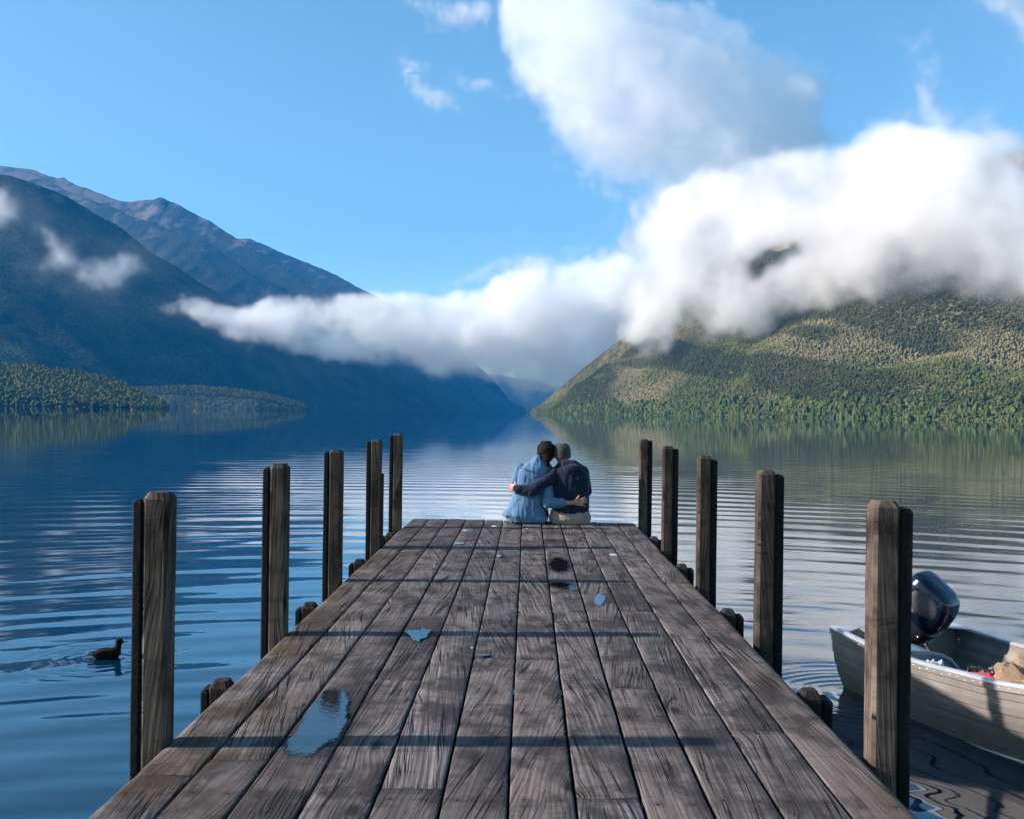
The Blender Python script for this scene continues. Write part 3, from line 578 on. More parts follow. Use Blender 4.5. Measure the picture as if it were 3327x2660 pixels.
# ---------------------------------------------------------------- puddles on the deck
def deck_pt(px, py):
    D = F * (CAM_Z - DECK) / (py - VPY - ROLL * (px - VPX)); return ((px - VPX) / F * D, D)
PUD = bpy.data.materials.new('rain_water'); N = Nodes(PUD)
N.b.inputs['Base Color'].default_value = (0.012, 0.016, 0.022, 1); N.b.inputs['Roughness'].default_value = 0.03; N.b.inputs['IOR'].default_value = 1.6; N.b.inputs['Specular IOR Level'].default_value = 1.0
_v = N.coord(); _e = N.math('ADD', N.attr('edge'), N.math('MULTIPLY', N.math('SUBTRACT', N.noise(_v, 45, 4, 0.65), 0.5), 1.9))
N.put(N.b.inputs['Alpha'], N.ramp(_e, 0.25, 1.0, 0.0, 1.0, True)); N.put(N.b.inputs['Roughness'], N.ramp(_e, 0.3, 1.0, 0.25, 0.03))
N.l(N.bump(N.noise(_v, 30, 3, 0.6), 0.12, 0.004), N.b.inputs['Normal'])
def puddle(pts, label):
    P = [deck_pt(*p) for p in pts]; n = len(P); out = []; sz = min(1.0, 3.0 * (max(p[0] for p in P) - min(p[0] for p in P)))
    cx = sum(p[0] for p in P) / n; cy_ = sum(p[1] for p in P) / n; pk = int((cx - XL) / 0.2)
    xa, xb = XL + pk * 0.2 + 0.006, XL + (pk + 1) * 0.2 - 0.006
    for i in range(n):
        p0, p1, p2, p3 = P[i-1], P[i], P[(i+1) % n], P[(i+2) % n]
        for s in range(10):
            t = s / 10; q = [0.5 * ((2*p1[c]) + (-p0[c]+p2[c])*t + (2*p0[c]-5*p1[c]+4*p2[c]-p3[c])*t*t + (-p0[c]+3*p1[c]-3*p2[c]+p3[c])*t**3) for c in (0, 1)]
            out.append((min(max(q[0] + nz(q[0]*30, q[1]*14, 3)*0.010*sz, xa), xb), q[1] + nz(q[0]*30, q[1]*14, 8)*0.035*sz))
    m_ = len(out); V = []; E = []; rr_ = max(0.25, 0.03 / max(0.02, max(abs(x - cx) for x, y in out)))
    for f_, e_ in ((1.0 + rr_ * 0.35, 0.0), (1.0 - rr_ * 0.45, 1.0), (0.3, 1.3)):
        for x, y in out: V.append((min(max((x - cx) * f_, xa - cx), xb - cx), (y - cy_) * f_, 0.0)); E.append(e_)
    V.append((0, 0, 0)); E.append(1.3)
    F_ = [(k*m_ + i, k*m_ + (i+1) % m_, (k+1)*m_ + (i+1) % m_, (k+1)*m_ + i) for k in range(2) for i in range(m_)] + [(2*m_ + i, 2*m_ + (i+1) % m_, 3*m_) for i in range(m_)]
    me = mesh_from('puddle', V, F_, False); attr(me, 'edge', E)
    o = new_obj('puddle', me, None, PUD, label=label, category='puddle'); o.location = (cx, cy_, DECK + 0.0045); return o
c8 = lambda X, Y: (129.6 + X * .3306, 1296 + Y * .3306)
c1 = lambda X, Y: (842.4 + X * .2705, 1101.6 + Y * .2705)
puddle([c8(*p) for p in [(1690,480),(1740,468),(1800,474),(1845,495),(1850,560),(1838,640),(1850,700),(1800,780),(1700,830),(1640,885),(1560,905),(1470,900),(1425,870),(1450,810),(1520,740),(1560,650),(1600,590),(1660,530)]],
       'largest blue puddle, long and ragged, on the left front planks')
puddle([c1(*p) for p in [(50,838),(110,832),(180,828),(188,795),(205,818),(265,830),(240,865),(230,890),(190,900),(160,925),(120,908),(95,875)]], 'star-shaped blue puddle left of centre in the middle of the jetty')
puddle([c1(*p) for p in [(400,148),(440,143),(520,150),(480,158),(430,160)]], 'thin blue puddle, the one nearest the couple, on a left plank')
puddle([c1(*p) for p in [(742,248),(775,236),(805,246),(780,262)]], 'tiny diamond-shaped blue puddle near the jetty centre, nearer than the thin one')
puddle([c1(*p) for p in [(604,1022),(640,1012),(690,1012),(716,1022),(690,1032),(640,1033)]], 'small oval blue puddle left of the centre planks')
puddle([c1(*p) for p in [(1330,478),(1360,470),(1398,492),(1388,515),(1330,512),(1270,508),(1240,502),(1300,496)]], 'small bright puddle at the edge of the round black stain')
puddle([c1(*p) for p in [(1530,572),(1568,540),(1616,566),(1606,606),(1575,640),(1526,618)]], 'silvery roundish puddle on the right half of the jetty')
# ---------------------------------------------------------------- organic bodies
def cap(p0, p1, r0, r1, n=14):
    """tapered capsule"""
    p0, p1 = Vector(p0), Vector(p1); ax = (p1 - p0); L = ax.length; ax = ax / L if L > 1e-6 else Vector((0, 0, 1))
    q = ax.to_track_quat('Z', 'Y').to_matrix(); V = []; F_ = []; rows = []
    for k in range(5): a = -math.pi / 2 + k * math.pi / 8; rows.append((r0 * math.cos(a), r0 * math.sin(a)))
    for k in range(5): a = k * math.pi / 8; rows.append((r1 * math.cos(a), L + r1 * math.sin(a)))
    for r, z in rows:
        for j in range(n):
            t = j / n * 2 * math.pi; V.append(tuple(p0 + q @ Vector((max(r, 1e-4) * math.cos(t), max(r, 1e-4) * math.sin(t), z))))
    for k in range(len(rows) - 1):
        for j in range(n): F_.append((k*n + j, k*n + (j+1) % n, (k+1)*n + (j+1) % n, (k+1)*n + j))
    F_ += [tuple(range(n))[::-1], tuple((len(rows)-1)*n + j for j in range(n))]
    return V, F_
def loft(rings, n=24, pw=2.3):
    """stack of superellipse rings (centre, half width x, half depth y)"""
    V = []; F_ = []
    for c, rx, ry in rings:
        for j in range(n):
            t = j / n * 2 * math.pi; cx, sx = math.cos(t), math.sin(t)
            V.append((c[0] + rx * math.copysign(abs(cx) ** (2 / pw), cx), c[1] + ry * math.copysign(abs(sx) ** (2 / pw), sx), c[2]))
    m_ = len(rings)
    for k in range(m_ - 1):
        for j in range(n): F_.append((k*n + j, k*n + (j+1) % n, (k+1)*n + (j+1) % n, (k+1)*n + j))
    F_ += [tuple(range(n))[::-1], tuple((m_-1)*n + j for j in range(n))]
    return V, F_
def ball(c, rx, ry, rz, n=14):
    V = []; F_ = []
    for k in range(n + 1):
        a = -math.pi/2 + math.pi * k / n
        for j in range(n * 2):
            t = j / (n * 2) * 2 * math.pi; r = max(math.cos(a), 0.01); V.append((c[0] + rx * r * math.cos(t), c[1] + ry * r * math.sin(t), c[2] + rz * math.sin(a)))
    m_ = n * 2
    for k in range(n):
        for j in range(m_): F_.append((k*m_ + j, k*m_ + (j+1) % m_, (k+1)*m_ + (j+1) % m_, (k+1)*m_ + j))
    F_ += [tuple(range(m_))[::-1], tuple(n*m_ + j for j in range(m_))]
    return V, F_
def organic(name, prims, voxel, parent, m, smooth=3, wr=0.0, wscale=14, wst=(1, 1, 1)):
    """melt primitives into one continuous skin"""
    V = []; F_ = []
    for v, f in prims:
        o = len(V); V += v; F_ += [tuple(i + o for i in x) for x in f]
    me = mesh_from(name, V, F_); ob = bpy.data.objects.new(name + '_raw', me); sc.collection.objects.link(ob)
    r = ob.modifiers.new('r', 'REMESH'); r.mode = 'VOXEL'; r.voxel_size = voxel
    s = ob.modifiers.new('s', 'SMOOTH'); s.factor = 0.5; s.iterations = smooth
    dg = bpy.context.evaluated_depsgraph_get(); me2 = bpy.data.meshes.new_from_object(ob.evaluated_get(dg)); me2.name = name
    bpy.data.objects.remove(ob); 
    if wr:
        n = len(me2.vertices); co = np.zeros(n * 3, np.float32); me2.vertices.foreach_get('co', co); no = np.zeros(n * 3, np.float32)
        me2.vertices.foreach_get('normal', no); co = co.reshape(-1, 3); no = no.reshape(-1, 3)
        q = co * wscale * np.array(wst, np.float32) + 100
        f = 1 - np.abs(fbm(q[:, 0], q[:, 1], q[:, 2], 1.0, 3, 5) - 0.5) * 4
        co += no * (f[:, None] * wr); me2.vertices.foreach_set('co', co.ravel())
    for p in me2.polygons: p.use_smooth = True
    me2.materials.clear()
    return new_obj(name, me2, parent, m)
def cloth(name, col, rough=0.85, weave=900):
    m = bpy.data.materials.new(name); N = Nodes(m); v = N.coord(); f = N.noise(v, 9, 4, 0.6); g = N.noise(v, 60, 3, 0.7)
    c = N.mix(N.ramp(f, 0.3, 0.7), tuple(x * 0.75 for x in col), tuple(min(1, x * 1.2) for x in col)); c = N.mix(N.ramp(g, 0.4, 0.7, 0, 0.3), c, tuple(x * 0.6 for x in col))
    N.put(N.b.inputs['Base Color'], c); N.b.inputs['Roughness'].default_value = rough; N.b.inputs['Specular IOR Level'].default_value = 0.2
    N.b.inputs['Sheen Weight'].default_value = 0.15
    h = N.math('ADD', g, N.math('MULTIPLY', f, 2.0)); N.l(N.bump(h, 0.5, 0.006), N.b.inputs['Normal']); return m
SKIN = mat('skin', (0.40, 0.19, 0.125), 0.5, vary=0.12, vscale=20)
SKIN2 = mat('skin_ruddy', (0.32, 0.15, 0.11), 0.5, vary=0.12, vscale=20)
HAIR = mat('dark_hair', (0.009, 0.006, 0.006), 0.75, spec=0.15, vary=0.5, vscale=60, bump=0.8, bscale=120)
DENIM = cloth('light_denim', (0.085, 0.175, 0.31)); NAVY = cloth('navy_fleece', (0.007, 0.014, 0.038), 0.95)
OLIVE = cloth('olive_canvas', (0.040, 0.045, 0.041)); BEIGE = cloth('beige_twill', (0.30, 0.24, 0.20)); JEAN = cloth('dark_denim', (0.015, 0.022, 0.045))
SHOE = mat('shoe_leather', (0.03, 0.025, 0.02), 0.6); SEAM = mat('seam_thread', (0.05, 0.11, 0.19), 0.8)
def hand(wrist, knuck, tips, thumb, r=0.0095):
    """palm, four bent fingers and a thumb"""
    w = Vector(wrist); ks = [Vector(k) for k in knuck]; P = []
    for k in ks: P.append(cap(w + (k - w) * 0.15, k, 0.015, 0.0125, 10))
    P.append(cap(w + (ks[0] - w) * 0.5, w + (ks[3] - w) * 0.5, 0.016, 0.015, 10))
    for k, tl in zip(ks, tips):
        tl = [Vector(x) for x in tl]; pts = [k] + tl
        for a, b, i in zip(pts[:-1], pts[1:], range(9)): P.append(cap(a, b, r * (1.08 - 0.1 * i), r * (0.98 - 0.1 * i), 10))
    th = [Vector(x) for x in thumb]
    for a, b, i in zip(th[:-1], th[1:], range(9)): P.append(cap(a, b, r * (1.5 - 0.25 * i), r * (1.25 - 0.25 * i), 10))
    return P
def face(hc, ry=0.10, rx=0.078, rz=0.108, tilt=0.0):
    """skull, jaw, nose, brow, lips and ears of a head looking along +y"""
    x, y, z = hc
    return [ball((x, y - 0.005, z + 0.012), rx, ry, rz * 0.92), ball((x + tilt * 0.5, y + 0.035, z - 0.055), rx * 0.72, 0.055, 0.055),
            cap((x, y + 0.092, z + 0.01), (x, y + 0.112, z - 0.022), 0.008, 0.012, 8), cap((x - 0.035, y + 0.084, z + 0.026), (x + 0.035, y + 0.084, z + 0.026), 0.008, 0.008, 8),
            cap((x - 0.018, y + 0.088, z - 0.05), (x + 0.018, y + 0.088, z - 0.05), 0.006, 0.006, 8),
            cap((x - rx - 0.004, y - 0.002, z + 0.012), (x - rx - 0.002, y + 0.004, z - 0.02), 0.013, 0.009, 8),
            cap((x + rx + 0.004, y - 0.002, z + 0.012), (x + rx + 0.002, y + 0.004, z - 0.02), 0.013, 0.009, 8)]
EYE = mat('eye_white', (0.7, 0.68, 0.65), 0.2)
def eyes(parent, hc):
    for s in (-1, 1):
        V, F_ = ball((hc[0] + s * 0.031, hc[1] + 0.082, hc[2] + 0.008), 0.011, 0.011, 0.009, 6); new_obj('eye', mesh_from('eye', V, F_), parent, EYE)
YB = 10.47; Z0 = DECK
# ---- the one on the left: dark hair, light blue denim shirt
W = thing('person', 'person in light blue denim shirt with short dark hair, sitting left, hand on companion\'s back', 'person', (0, YB, Z0), 'couple sitting at the end of the jetty')
head = (0.198, 0.02, 0.752)
body = [loft([((0.06, 0.02, 0.02), 0.15, 0.12), ((0.05, 0.0, 0.15), 0.15, 0.11), ((0.05, -0.005, 0.35), 0.125, 0.09), ((0.065, -0.01, 0.52), 0.13, 0.09), ((0.09, 0.0, 0.60), 0.10, 0.07)]),
        cap((0.115, 0.0, 0.60), (0.175, 0.015, 0.70), 0.050, 0.047)] + face(head, 0.098, 0.076)
for s, x in ((-1, -0.03), (1, 0.15)): body += [cap((x, 0.02, 0.075), (x + s * 0.02, 0.42, 0.07), 0.075, 0.055), cap((x + s * 0.02, 0.42, 0.07), (x + s * 0.02, 0.44, -0.34), 0.052, 0.036), cap((x + s * 0.02, 0.42, -0.37), (x + s * 0.02, 0.58, -0.40), 0.034, 0.028)]
body += [cap((-0.075, 0, 0.565), (-0.125, -0.03, 0.37), 0.042, 0.036), cap((-0.125, -0.03, 0.37), (-0.06, 0.22, 0.22), 0.034, 0.025)]
body += hand((-0.06, 0.22, 0.22), [(-0.045, 0.285, 0.205), (-0.03, 0.288, 0.20), (-0.015, 0.286, 0.20), (0.0, 0.28, 0.20)],
             [[(-0.045, 0.32, 0.19), (-0.042, 0.335, 0.165)], [(-0.028, 0.33, 0.185), (-0.025, 0.34, 0.16)], [(-0.012, 0.325, 0.185), (-0.01, 0.335, 0.16)], [(0.003, 0.31, 0.185), (0.005, 0.32, 0.165)]],
             [(-0.06, 0.24, 0.215), (-0.075, 0.265, 0.20), (-0.07, 0.29, 0.185)])
body += [cap((0.205, -0.01, 0.54), (0.225, -0.13, 0.22), 0.042, 0.036), cap((0.225, -0.13, 0.22), (0.467, -0.155, 0.232), 0.036, 0.0235)]
yh = -0.158
body += hand((0.468, yh + 0.003, 0.232), [(0.536, yh, 0.262), (0.545, yh, 0.246), (0.546, yh, 0.230), (0.540, yh, 0.213)],
             [[(0.575, yh - 0.004, 0.278), (0.606, yh + 0.006, 0.290)], [(0.587, yh - 0.005, 0.257), (0.624, yh + 0.008, 0.268)], [(0.588, yh - 0.004, 0.233), (0.625, yh + 0.010, 0.239)], [(0.575, yh - 0.002, 0.205), (0.606, yh + 0.008, 0.203)]],
             [(0.492, yh, 0.246), (0.520, yh - 0.004, 0.276), (0.545, yh + 0.002, 0.306)], 0.0092)
organic('body', body, 0.0065, W, SKIN, 2)
shirt = [loft([((-0.01, 0.0, 0.02), 0.185, 0.15), ((-0.012, -0.01, 0.085), 0.212, 0.165), ((0.0, -0.01, 0.17), 0.188, 0.150), ((0.015, -0.01, 0.30), 0.158, 0.122), ((0.035, -0.015, 0.40), 0.150, 0.115), ((0.058, -0.015, 0.50), 0.160, 0.110), ((0.072, -0.01, 0.575), 0.155, 0.098), ((0.095, -0.005, 0.625), 0.105, 0.075), ((0.125, 0.0, 0.662), 0.060, 0.058)], 32, 2.5),
         cap((-0.065, -0.005, 0.568), (-0.128, -0.03, 0.39), 0.058, 0.048), cap((-0.128, -0.03, 0.39), (-0.075, 0.19, 0.24), 0.046, 0.036),
         cap((0.195, -0.01, 0.53), (0.222, -0.125, 0.25), 0.062, 0.058), cap((0.225, -0.13, 0.225), (0.355, -0.148, 0.228), 0.055, 0.044),
         cap((0.11, -0.01, 0.645), (0.145, 0.01, 0.672), 0.058, 0.056), ball((-0.165, -0.03, 0.095), 0.085, 0.12, 0.04), ball((0.12, -0.05, 0.05), 0.10, 0.12, 0.05)]
sh = organic('shirt', shirt, 0.008, W, DENIM, 3, 0.0085, 15, (1.6, 1, 0.45))
cuff = organic('cuff', [cap((0.335, -0.147, 0.226), (0.368, -0.149, 0.230), 0.050, 0.048)], 0.006, sh, DENIM, 2)
def tube_path(pts, r, n=8):
    P = []
    for a, b in zip(pts[:-1], pts[1:]): P.append(cap(a, b, r, r, n))
    return P
organic('yoke_seam', tube_path([(-0.085, -0.110, 0.578), (-0.02, -0.124, 0.576), (0.055, -0.128, 0.545), (0.13, -0.125, 0.530), (0.18, -0.10, 0.535)], 0.004, 8), 0.003, sh, SEAM, 0)
organic('back_seam', tube_path([(0.045, -0.160, 0.17), (0.0, -0.176, 0.08), (-0.03, -0.168, 0.03)], 0.004, 8), 0.003, sh, SEAM, 0)
organic('trousers', [loft([((0.06, 0.02, 0.004), 0.155, 0.15), ((0.06, 0.02, 0.10), 0.165, 0.14), ((0.06, 0.0, 0.17), 0.14, 0.11)])] +
        [c for s, x in ((-1, -0.03), (1, 0.15)) for c in (cap((x, 0.02, 0.085), (x + s * 0.02, 0.42, 0.08), 0.088, 0.068), cap((x + s * 0.02, 0.42, 0.08), (x + s * 0.02, 0.44, -0.31), 0.064, 0.048))], 0.010, W, JEAN, 2, 0.003)
for s, x in ((-1, -0.05), (1, 0.17)): organic('shoe', [cap((x, 0.42, -0.385), (x, 0.60, -0.405), 0.044, 0.038)], 0.010, W, SHOE, 2)
organic('hair', [ball((head[0] - 0.002, head[1] - 0.012, head[2] + 0.022), 0.087, 0.104, 0.090), ball((head[0] + 0.012, head[1] - 0.04, head[2] - 0.035), 0.070, 0.072, 0.075), cap((0.205, -0.05, 0.68), (0.212, -0.06, 0.625), 0.045, 0.022), cap((0.212, -0.06, 0.625), (0.222, -0.05, 0.60), 0.020, 0.012)] + [cap((head[0] + 0.080 * math.cos(a) , head[1] - 0.012 + 0.09 * math.sin(a), head[2] + z_), (head[0] + 0.094 * math.cos(a + 0.15), head[1] - 0.012 + 0.10 * math.sin(a + 0.15), head[2] + z_ - 0.020), 0.011, 0.004, 8) for a, z_ in [(rnd.uniform(2.6, 6.8), rnd.uniform(-0.06, 0.07)) for _ in range(60)]] + [cap((head[0] + rnd.uniform(-0.05, 0.05), head[1] + rnd.uniform(-0.06, 0.04), head[2] + 0.082), (head[0] + rnd.uniform(-0.06, 0.06), head[1] + rnd.uniform(-0.07, 0.04), head[2] + 0.106), 0.014, 0.004, 8) for _ in range(16)], 0.005, W, HAIR, 1, 0.003, 40, (2, 2, 0.5))
organic('scarf', [cap((0.155, 0.02, 0.645), (0.24, 0.0, 0.60), 0.022, 0.020), cap((0.24, 0.0, 0.60), (0.262, -0.02, 0.575), 0.020, 0.012)], 0.006, W, mat('striped_scarf', (0.10, 0.09, 0.13), 0.9, vary=0.8, vscale=70), 1, 0.002, 40)
eyes(W, head)
# ---- the one on the right: olive cap, navy hooded top
MN = thing('person', 'person in navy hooded top, olive cap and beige trousers, sitting right, arm around companion', 'person', (0, YB, Z0), 'couple sitting at the end of the jetty')
hm = (0.368, 0.03, 0.725)
body = [loft([((0.46, 0.02, 0.02), 0.17, 0.13), ((0.46, 0.0, 0.15), 0.16, 0.12), ((0.455, 0.0, 0.35), 0.15, 0.10), ((0.445, 0.0, 0.52), 0.16, 0.10), ((0.43, 0.0, 0.60), 0.12, 0.08)]),
        cap((0.41, 0.0, 0.60), (0.375, 0.01, 0.68), 0.060, 0.056)] + face(hm, 0.10, 0.080, 0.11)
for s, x in ((-1, 0.37), (1, 0.56)): body += [cap((x, 0.02, 0.085), (x + s * 0.02, 0.44, 0.08), 0.08, 0.06), cap((x + s * 0.02, 0.44, 0.08), (x + s * 0.02, 0.46, -0.36), 0.056, 0.04), cap((x + s * 0.02, 0.44, -0.39), (x + s * 0.02, 0.61, -0.42), 0.036, 0.03)]
body += [cap((0.595, 0, 0.545), (0.64, 0.0, 0.33), 0.048, 0.04), cap((0.64, 0.0, 0.33), (0.56, 0.26, 0.21), 0.038, 0.028)]
body += hand((0.56, 0.26, 0.21), [(0.535, 0.33, 0.20), (0.553, 0.335, 0.195), (0.572, 0.332, 0.195), (0.59, 0.325, 0.195)],
             [[(0.53, 0.37, 0.185), (0.53, 0.39, 0.16)], [(0.55, 0.38, 0.18), (0.55, 0.395, 0.155)], [(0.572, 0.375, 0.18), (0.573, 0.39, 0.155)], [(0.593, 0.36, 0.18), (0.595, 0.372, 0.16)]],
             [(0.55, 0.28, 0.21), (0.52, 0.30, 0.20), (0.51, 0.33, 0.185)], 0.0105)
yc = -0.165
body += [cap((0.29, -0.02, 0.535), (0.065, -0.17, 0.345), 0.048, 0.040), cap((0.065, -0.17, 0.345), (-0.085, yc, 0.372), 0.036, 0.027)]
body += hand((-0.088, yc, 0.372), [(-0.126, yc + 0.015, 0.408), (-0.136, yc + 0.015, 0.390), (-0.138, yc + 0.015, 0.370), (-0.132, yc + 0.015, 0.350)],
             [[(-0.158, yc + 0.05, 0.412), (-0.172, yc + 0.09, 0.408)], [(-0.166, yc + 0.05, 0.392), (-0.182, yc + 0.095, 0.388)], [(-0.168, yc + 0.05, 0.368), (-0.182, yc + 0.095, 0.362)], [(-0.160, yc + 0.045, 0.345), (-0.176, yc + 0.08, 0.338)]],
             [(-0.095, yc, 0.392), (-0.110, yc + 0.005, 0.418), (-0.122, yc + 0.02, 0.440)], 0.0105)
organic('body', body, 0.0065, MN, SKIN2, 2)
hood = [loft([((0.455, 0.0, 0.075), 0.170, 0.14), ((0.465, -0.005, 0.16), 0.186, 0.150), ((0.462, -0.005, 0.33), 0.188, 0.142), ((0.462, -0.005, 0.47), 0.192, 0.130), ((0.45, -0.005, 0.555), 0.175, 0.112), ((0.43, 0.0, 0.605), 0.125, 0.088), ((0.415, 0.0, 0.635), 0.085, 0.070)], 32, 2.6),
        cap((0.585, 0, 0.535), (0.625, 0.0, 0.34), 0.068, 0.055), cap((0.625, 0.0, 0.34), (0.575, 0.22, 0.23), 0.053, 0.042),
        cap((0.30, -0.02, 0.52), (0.19, -0.10, 0.44), 0.078, 0.070), cap((0.19, -0.10, 0.44), (0.055, -0.175, 0.352), 0.070, 0.060), cap((0.055, -0.175, 0.352), (-0.06, yc, 0.370), 0.056, 0.045), cap((-0.06, yc, 0.370), (-0.10, yc, 0.373), 0.047, 0.042)]
hd = organic('hooded_top', hood, 0.008, MN, NAVY, 3, 0.007, 14, (1.3, 1, 0.7))
organic('hood', [cap((0.39, -0.075, 0.628), (0.49, -0.07, 0.628), 0.036, 0.040), cap((0.49, -0.07, 0.625), (0.57, -0.035, 0.585), 0.042, 0.034), ball((0.475, -0.095, 0.575), 0.105, 0.058, 0.058), cap((0.36, -0.03, 0.615), (0.41, -0.08, 0.618), 0.026, 0.03)], 0.007, hd, NAVY, 2, 0.004, 20)
organic('trousers', [loft([((0.455, 0.02, 0.003), 0.205, 0.155), ((0.458, 0.01, 0.055), 0.222, 0.165), ((0.458, 0.0, 0.12), 0.205, 0.150), ((0.455, 0.0, 0.19), 0.165, 0.13)], 28, 2.4)] +
        [c for s, x in ((-1, 0.36), (1, 0.57)) for c in (cap((x, 0.02, 0.095), (x + s * 0.02, 0.44, 0.09), 0.094, 0.075), cap((x + s * 0.02, 0.44, 0.09), (x + s * 0.02, 0.46, -0.33), 0.07, 0.054))], 0.010, MN, BEIGE, 2, 0.0035, 12)
for s, x in ((-1, 0.34), (1, 0.59)): organic('shoe', [cap((x, 0.44, -0.405), (x, 0.63, -0.425), 0.047, 0.041)], 0.010, MN, SHOE, 2)
organic('hair', [ball((hm[0], hm[1] - 0.02, hm[2] + 0.0), 0.083, 0.094, 0.045)], 0.007, MN, HAIR, 2, 0.002, 50)
cp = organic('cap', [loft([((0.368, 0.012, 0.690), 0.088, 0.110), ((0.368, 0.012, 0.740), 0.092, 0.115), ((0.366, 0.010, 0.785), 0.087, 0.108), ((0.366, 0.008, 0.815), 0.073, 0.092), ((0.366, 0.006, 0.838), 0.048, 0.062), ((0.366, 0.006, 0.848), 0.02, 0.03)], 28, 2.1)], 0.006, MN, OLIVE, 3, 0.003, 22, (1.6, 1.6, 0.5))
organic('visor', [ball((0.368, 0.135, 0.722), 0.072, 0.062, 0.010)], 0.006, cp, OLIVE, 1)
organic('cap_band', [loft([((0.368, 0.012, 0.686), 0.091, 0.113), ((0.368, 0.012, 0.712), 0.094, 0.1165)], 28, 2.1)], 0.006, cp, cloth('olive_band', (0.040, 0.052, 0.042)), 1)
eyes(MN, hm)
# ---------------------------------------------------------------- duck on the lake
def lake_pt(px, py): 
    D = F * CAM_Z / (py - VPY - ROLL * (px - VPX)); return ((px - VPX) / F * D, D)
dx, dy = lake_pt(228, 1386)
DK = thing('duck', 'small dark brown duck swimming on the lake beside the nearest left post', 'duck', (dx, dy, 0)); DK.rotation_euler.z = R(22); DK.scale = (0.98, 0.98, 1.0)
FE = mat('dark_feathers', (0.009, 0.006, 0.006), 0.85, spec=0.15, vary=0.5, vscale=40, bump=0.6, bscale=90)
organic('body', [ball((-0.01, 0, 0.035), 0.125, 0.068, 0.056), ball((0.055, 0, 0.045), 0.07, 0.055, 0.055), cap((-0.09, 0, 0.045), (-0.16, 0, 0.062), 0.034, 0.008), cap((0.085, 0, 0.06), (0.098, 0, 0.125), 0.036, 0.030), ball((0.104, 0, 0.148), 0.038, 0.030, 0.036), cap((0.124, 0, 0.150), (0.136, 0, 0.146), 0.018, 0.012)], 0.006, DK, FE, 2)
organic('bill', [ball((0.160, 0, 0.142), 0.028, 0.011, 0.006, 8)], 0.003, DK, mat('bill_horn', (0.10, 0.07, 0.05), 0.4), 1)
organic('tail', [cap((-0.135, -0.02, 0.045), (-0.18, -0.03, 0.055), 0.014, 0.006), cap((-0.135, 0.02, 0.045), (-0.18, 0.03, 0.055), 0.014, 0.006)], 0.004, DK, mat('tail_feathers', (0.22, 0.12, 0.06), 0.7), 1)
for s in (-1, 1): organic('wing', [ball((-0.02, s * 0.052, 0.055), 0.095, 0.020, 0.034)], 0.005, DK, FE, 1, 0.002, 60)
# ---------------------------------------------------------------- mooring buoys
BU = mat('buoy_red', (0.55, 0.03, 0.03), 0.4); 
bu = None
for px, D, lb in ((157, 800, 'leftmost of three tiny red buoys off the wooded point'), (274, 760, 'middle one of three tiny red buoys, just off the tip of the wooded point'), (407, 770, 'rightmost of three tiny red buoys, in front of the shaded mountain')):
    x = (px - VPX) / F * D
    if bu is None:
        V, F_ = loft([((0, 0, -0.5), 0.30, 0.30), ((0, 0, -0.2), 0.62, 0.62), ((0, 0, 0.2), 0.75, 0.75), ((0, 0, 0.6), 0.62, 0.62), ((0, 0, 0.85), 0.3, 0.3), ((0, 0, 0.95), 0.1, 0.1), ((0, 0, 1.15), 0.1, 0.1)], 20, 2)
        bu = new_obj('buoy', mesh_from('buoy', V, F_), None, BU); o = bu
    else: o = bu.copy(); sc.collection.objects.link(o)
    o.location = (x, D, 0); o['label'] = lb; o['category'] = 'buoy'; o['group'] = 'red buoys on the far left water'
# ---------------------------------------------------------------- dinghy
ALU = bpy.data.materials.new('aluminium'); N = Nodes(ALU); v_ = N.coord()
N.put(N.b.inputs['Base Color'], N.mix(N.ramp(N.noise(v_, 3, 6, 0.65), 0.35, 0.65), (0.14, 0.131, 0.122), (0.21, 0.195, 0.182)))
N.b.inputs['Metallic'].default_value = 0.2; N.put(N.b.inputs['Roughness'], N.ramp(N.noise(v_, 14, 5, 0.7), 0.3, 0.7, 0.38, 0.6))
N.l(N.bump(N.noise(v_, 5, 4, 0.6), 0.25, 0.01), N.b.inputs['Normal'])
ALU2 = mat('bare_rail', (0.60, 0.62, 0.65), 0.3, 0.6, vary=0.08, vscale=10)
INN = mat('inside_paint', (0.17, 0.155, 0.14), 0.6, vary=0.25, vscale=5)
B = thing('dinghy', 'grey riveted aluminium dinghy with pressed strakes, moored right of the jetty', 'boat', (0, 0, 0))
LEN = 3.7; head_ = R(19)
cs = at(1760, 1325, 8.85); ux = Vector((math.sin(head_), -math.cos(head_), 0)); uy = Vector((math.cos(head_), math.sin(head_), 0))   # forward, away from the jetty
B.matrix_world = Matrix.Identity(4)
TB = 0.66
org = Vector((cs.x, cs.y, 0)) + uy * TB
B.location = (org.x, org.y, 0); B.rotation_euler = (R(0.0), R(0), 0)
m3 = Matrix((ux, uy, Vector((0, 0, 1)))).transposed(); 
heel = Matrix.Rotation(R(2.5), 3, Vector((1, 0, 0)))   # about the forward axis
m3 = m3 @ Matrix.Rotation(R(-2.2), 3, 'X')
B.rotation_mode = 'QUATERNION'; B.rotation_quaternion = m3.to_quaternion()
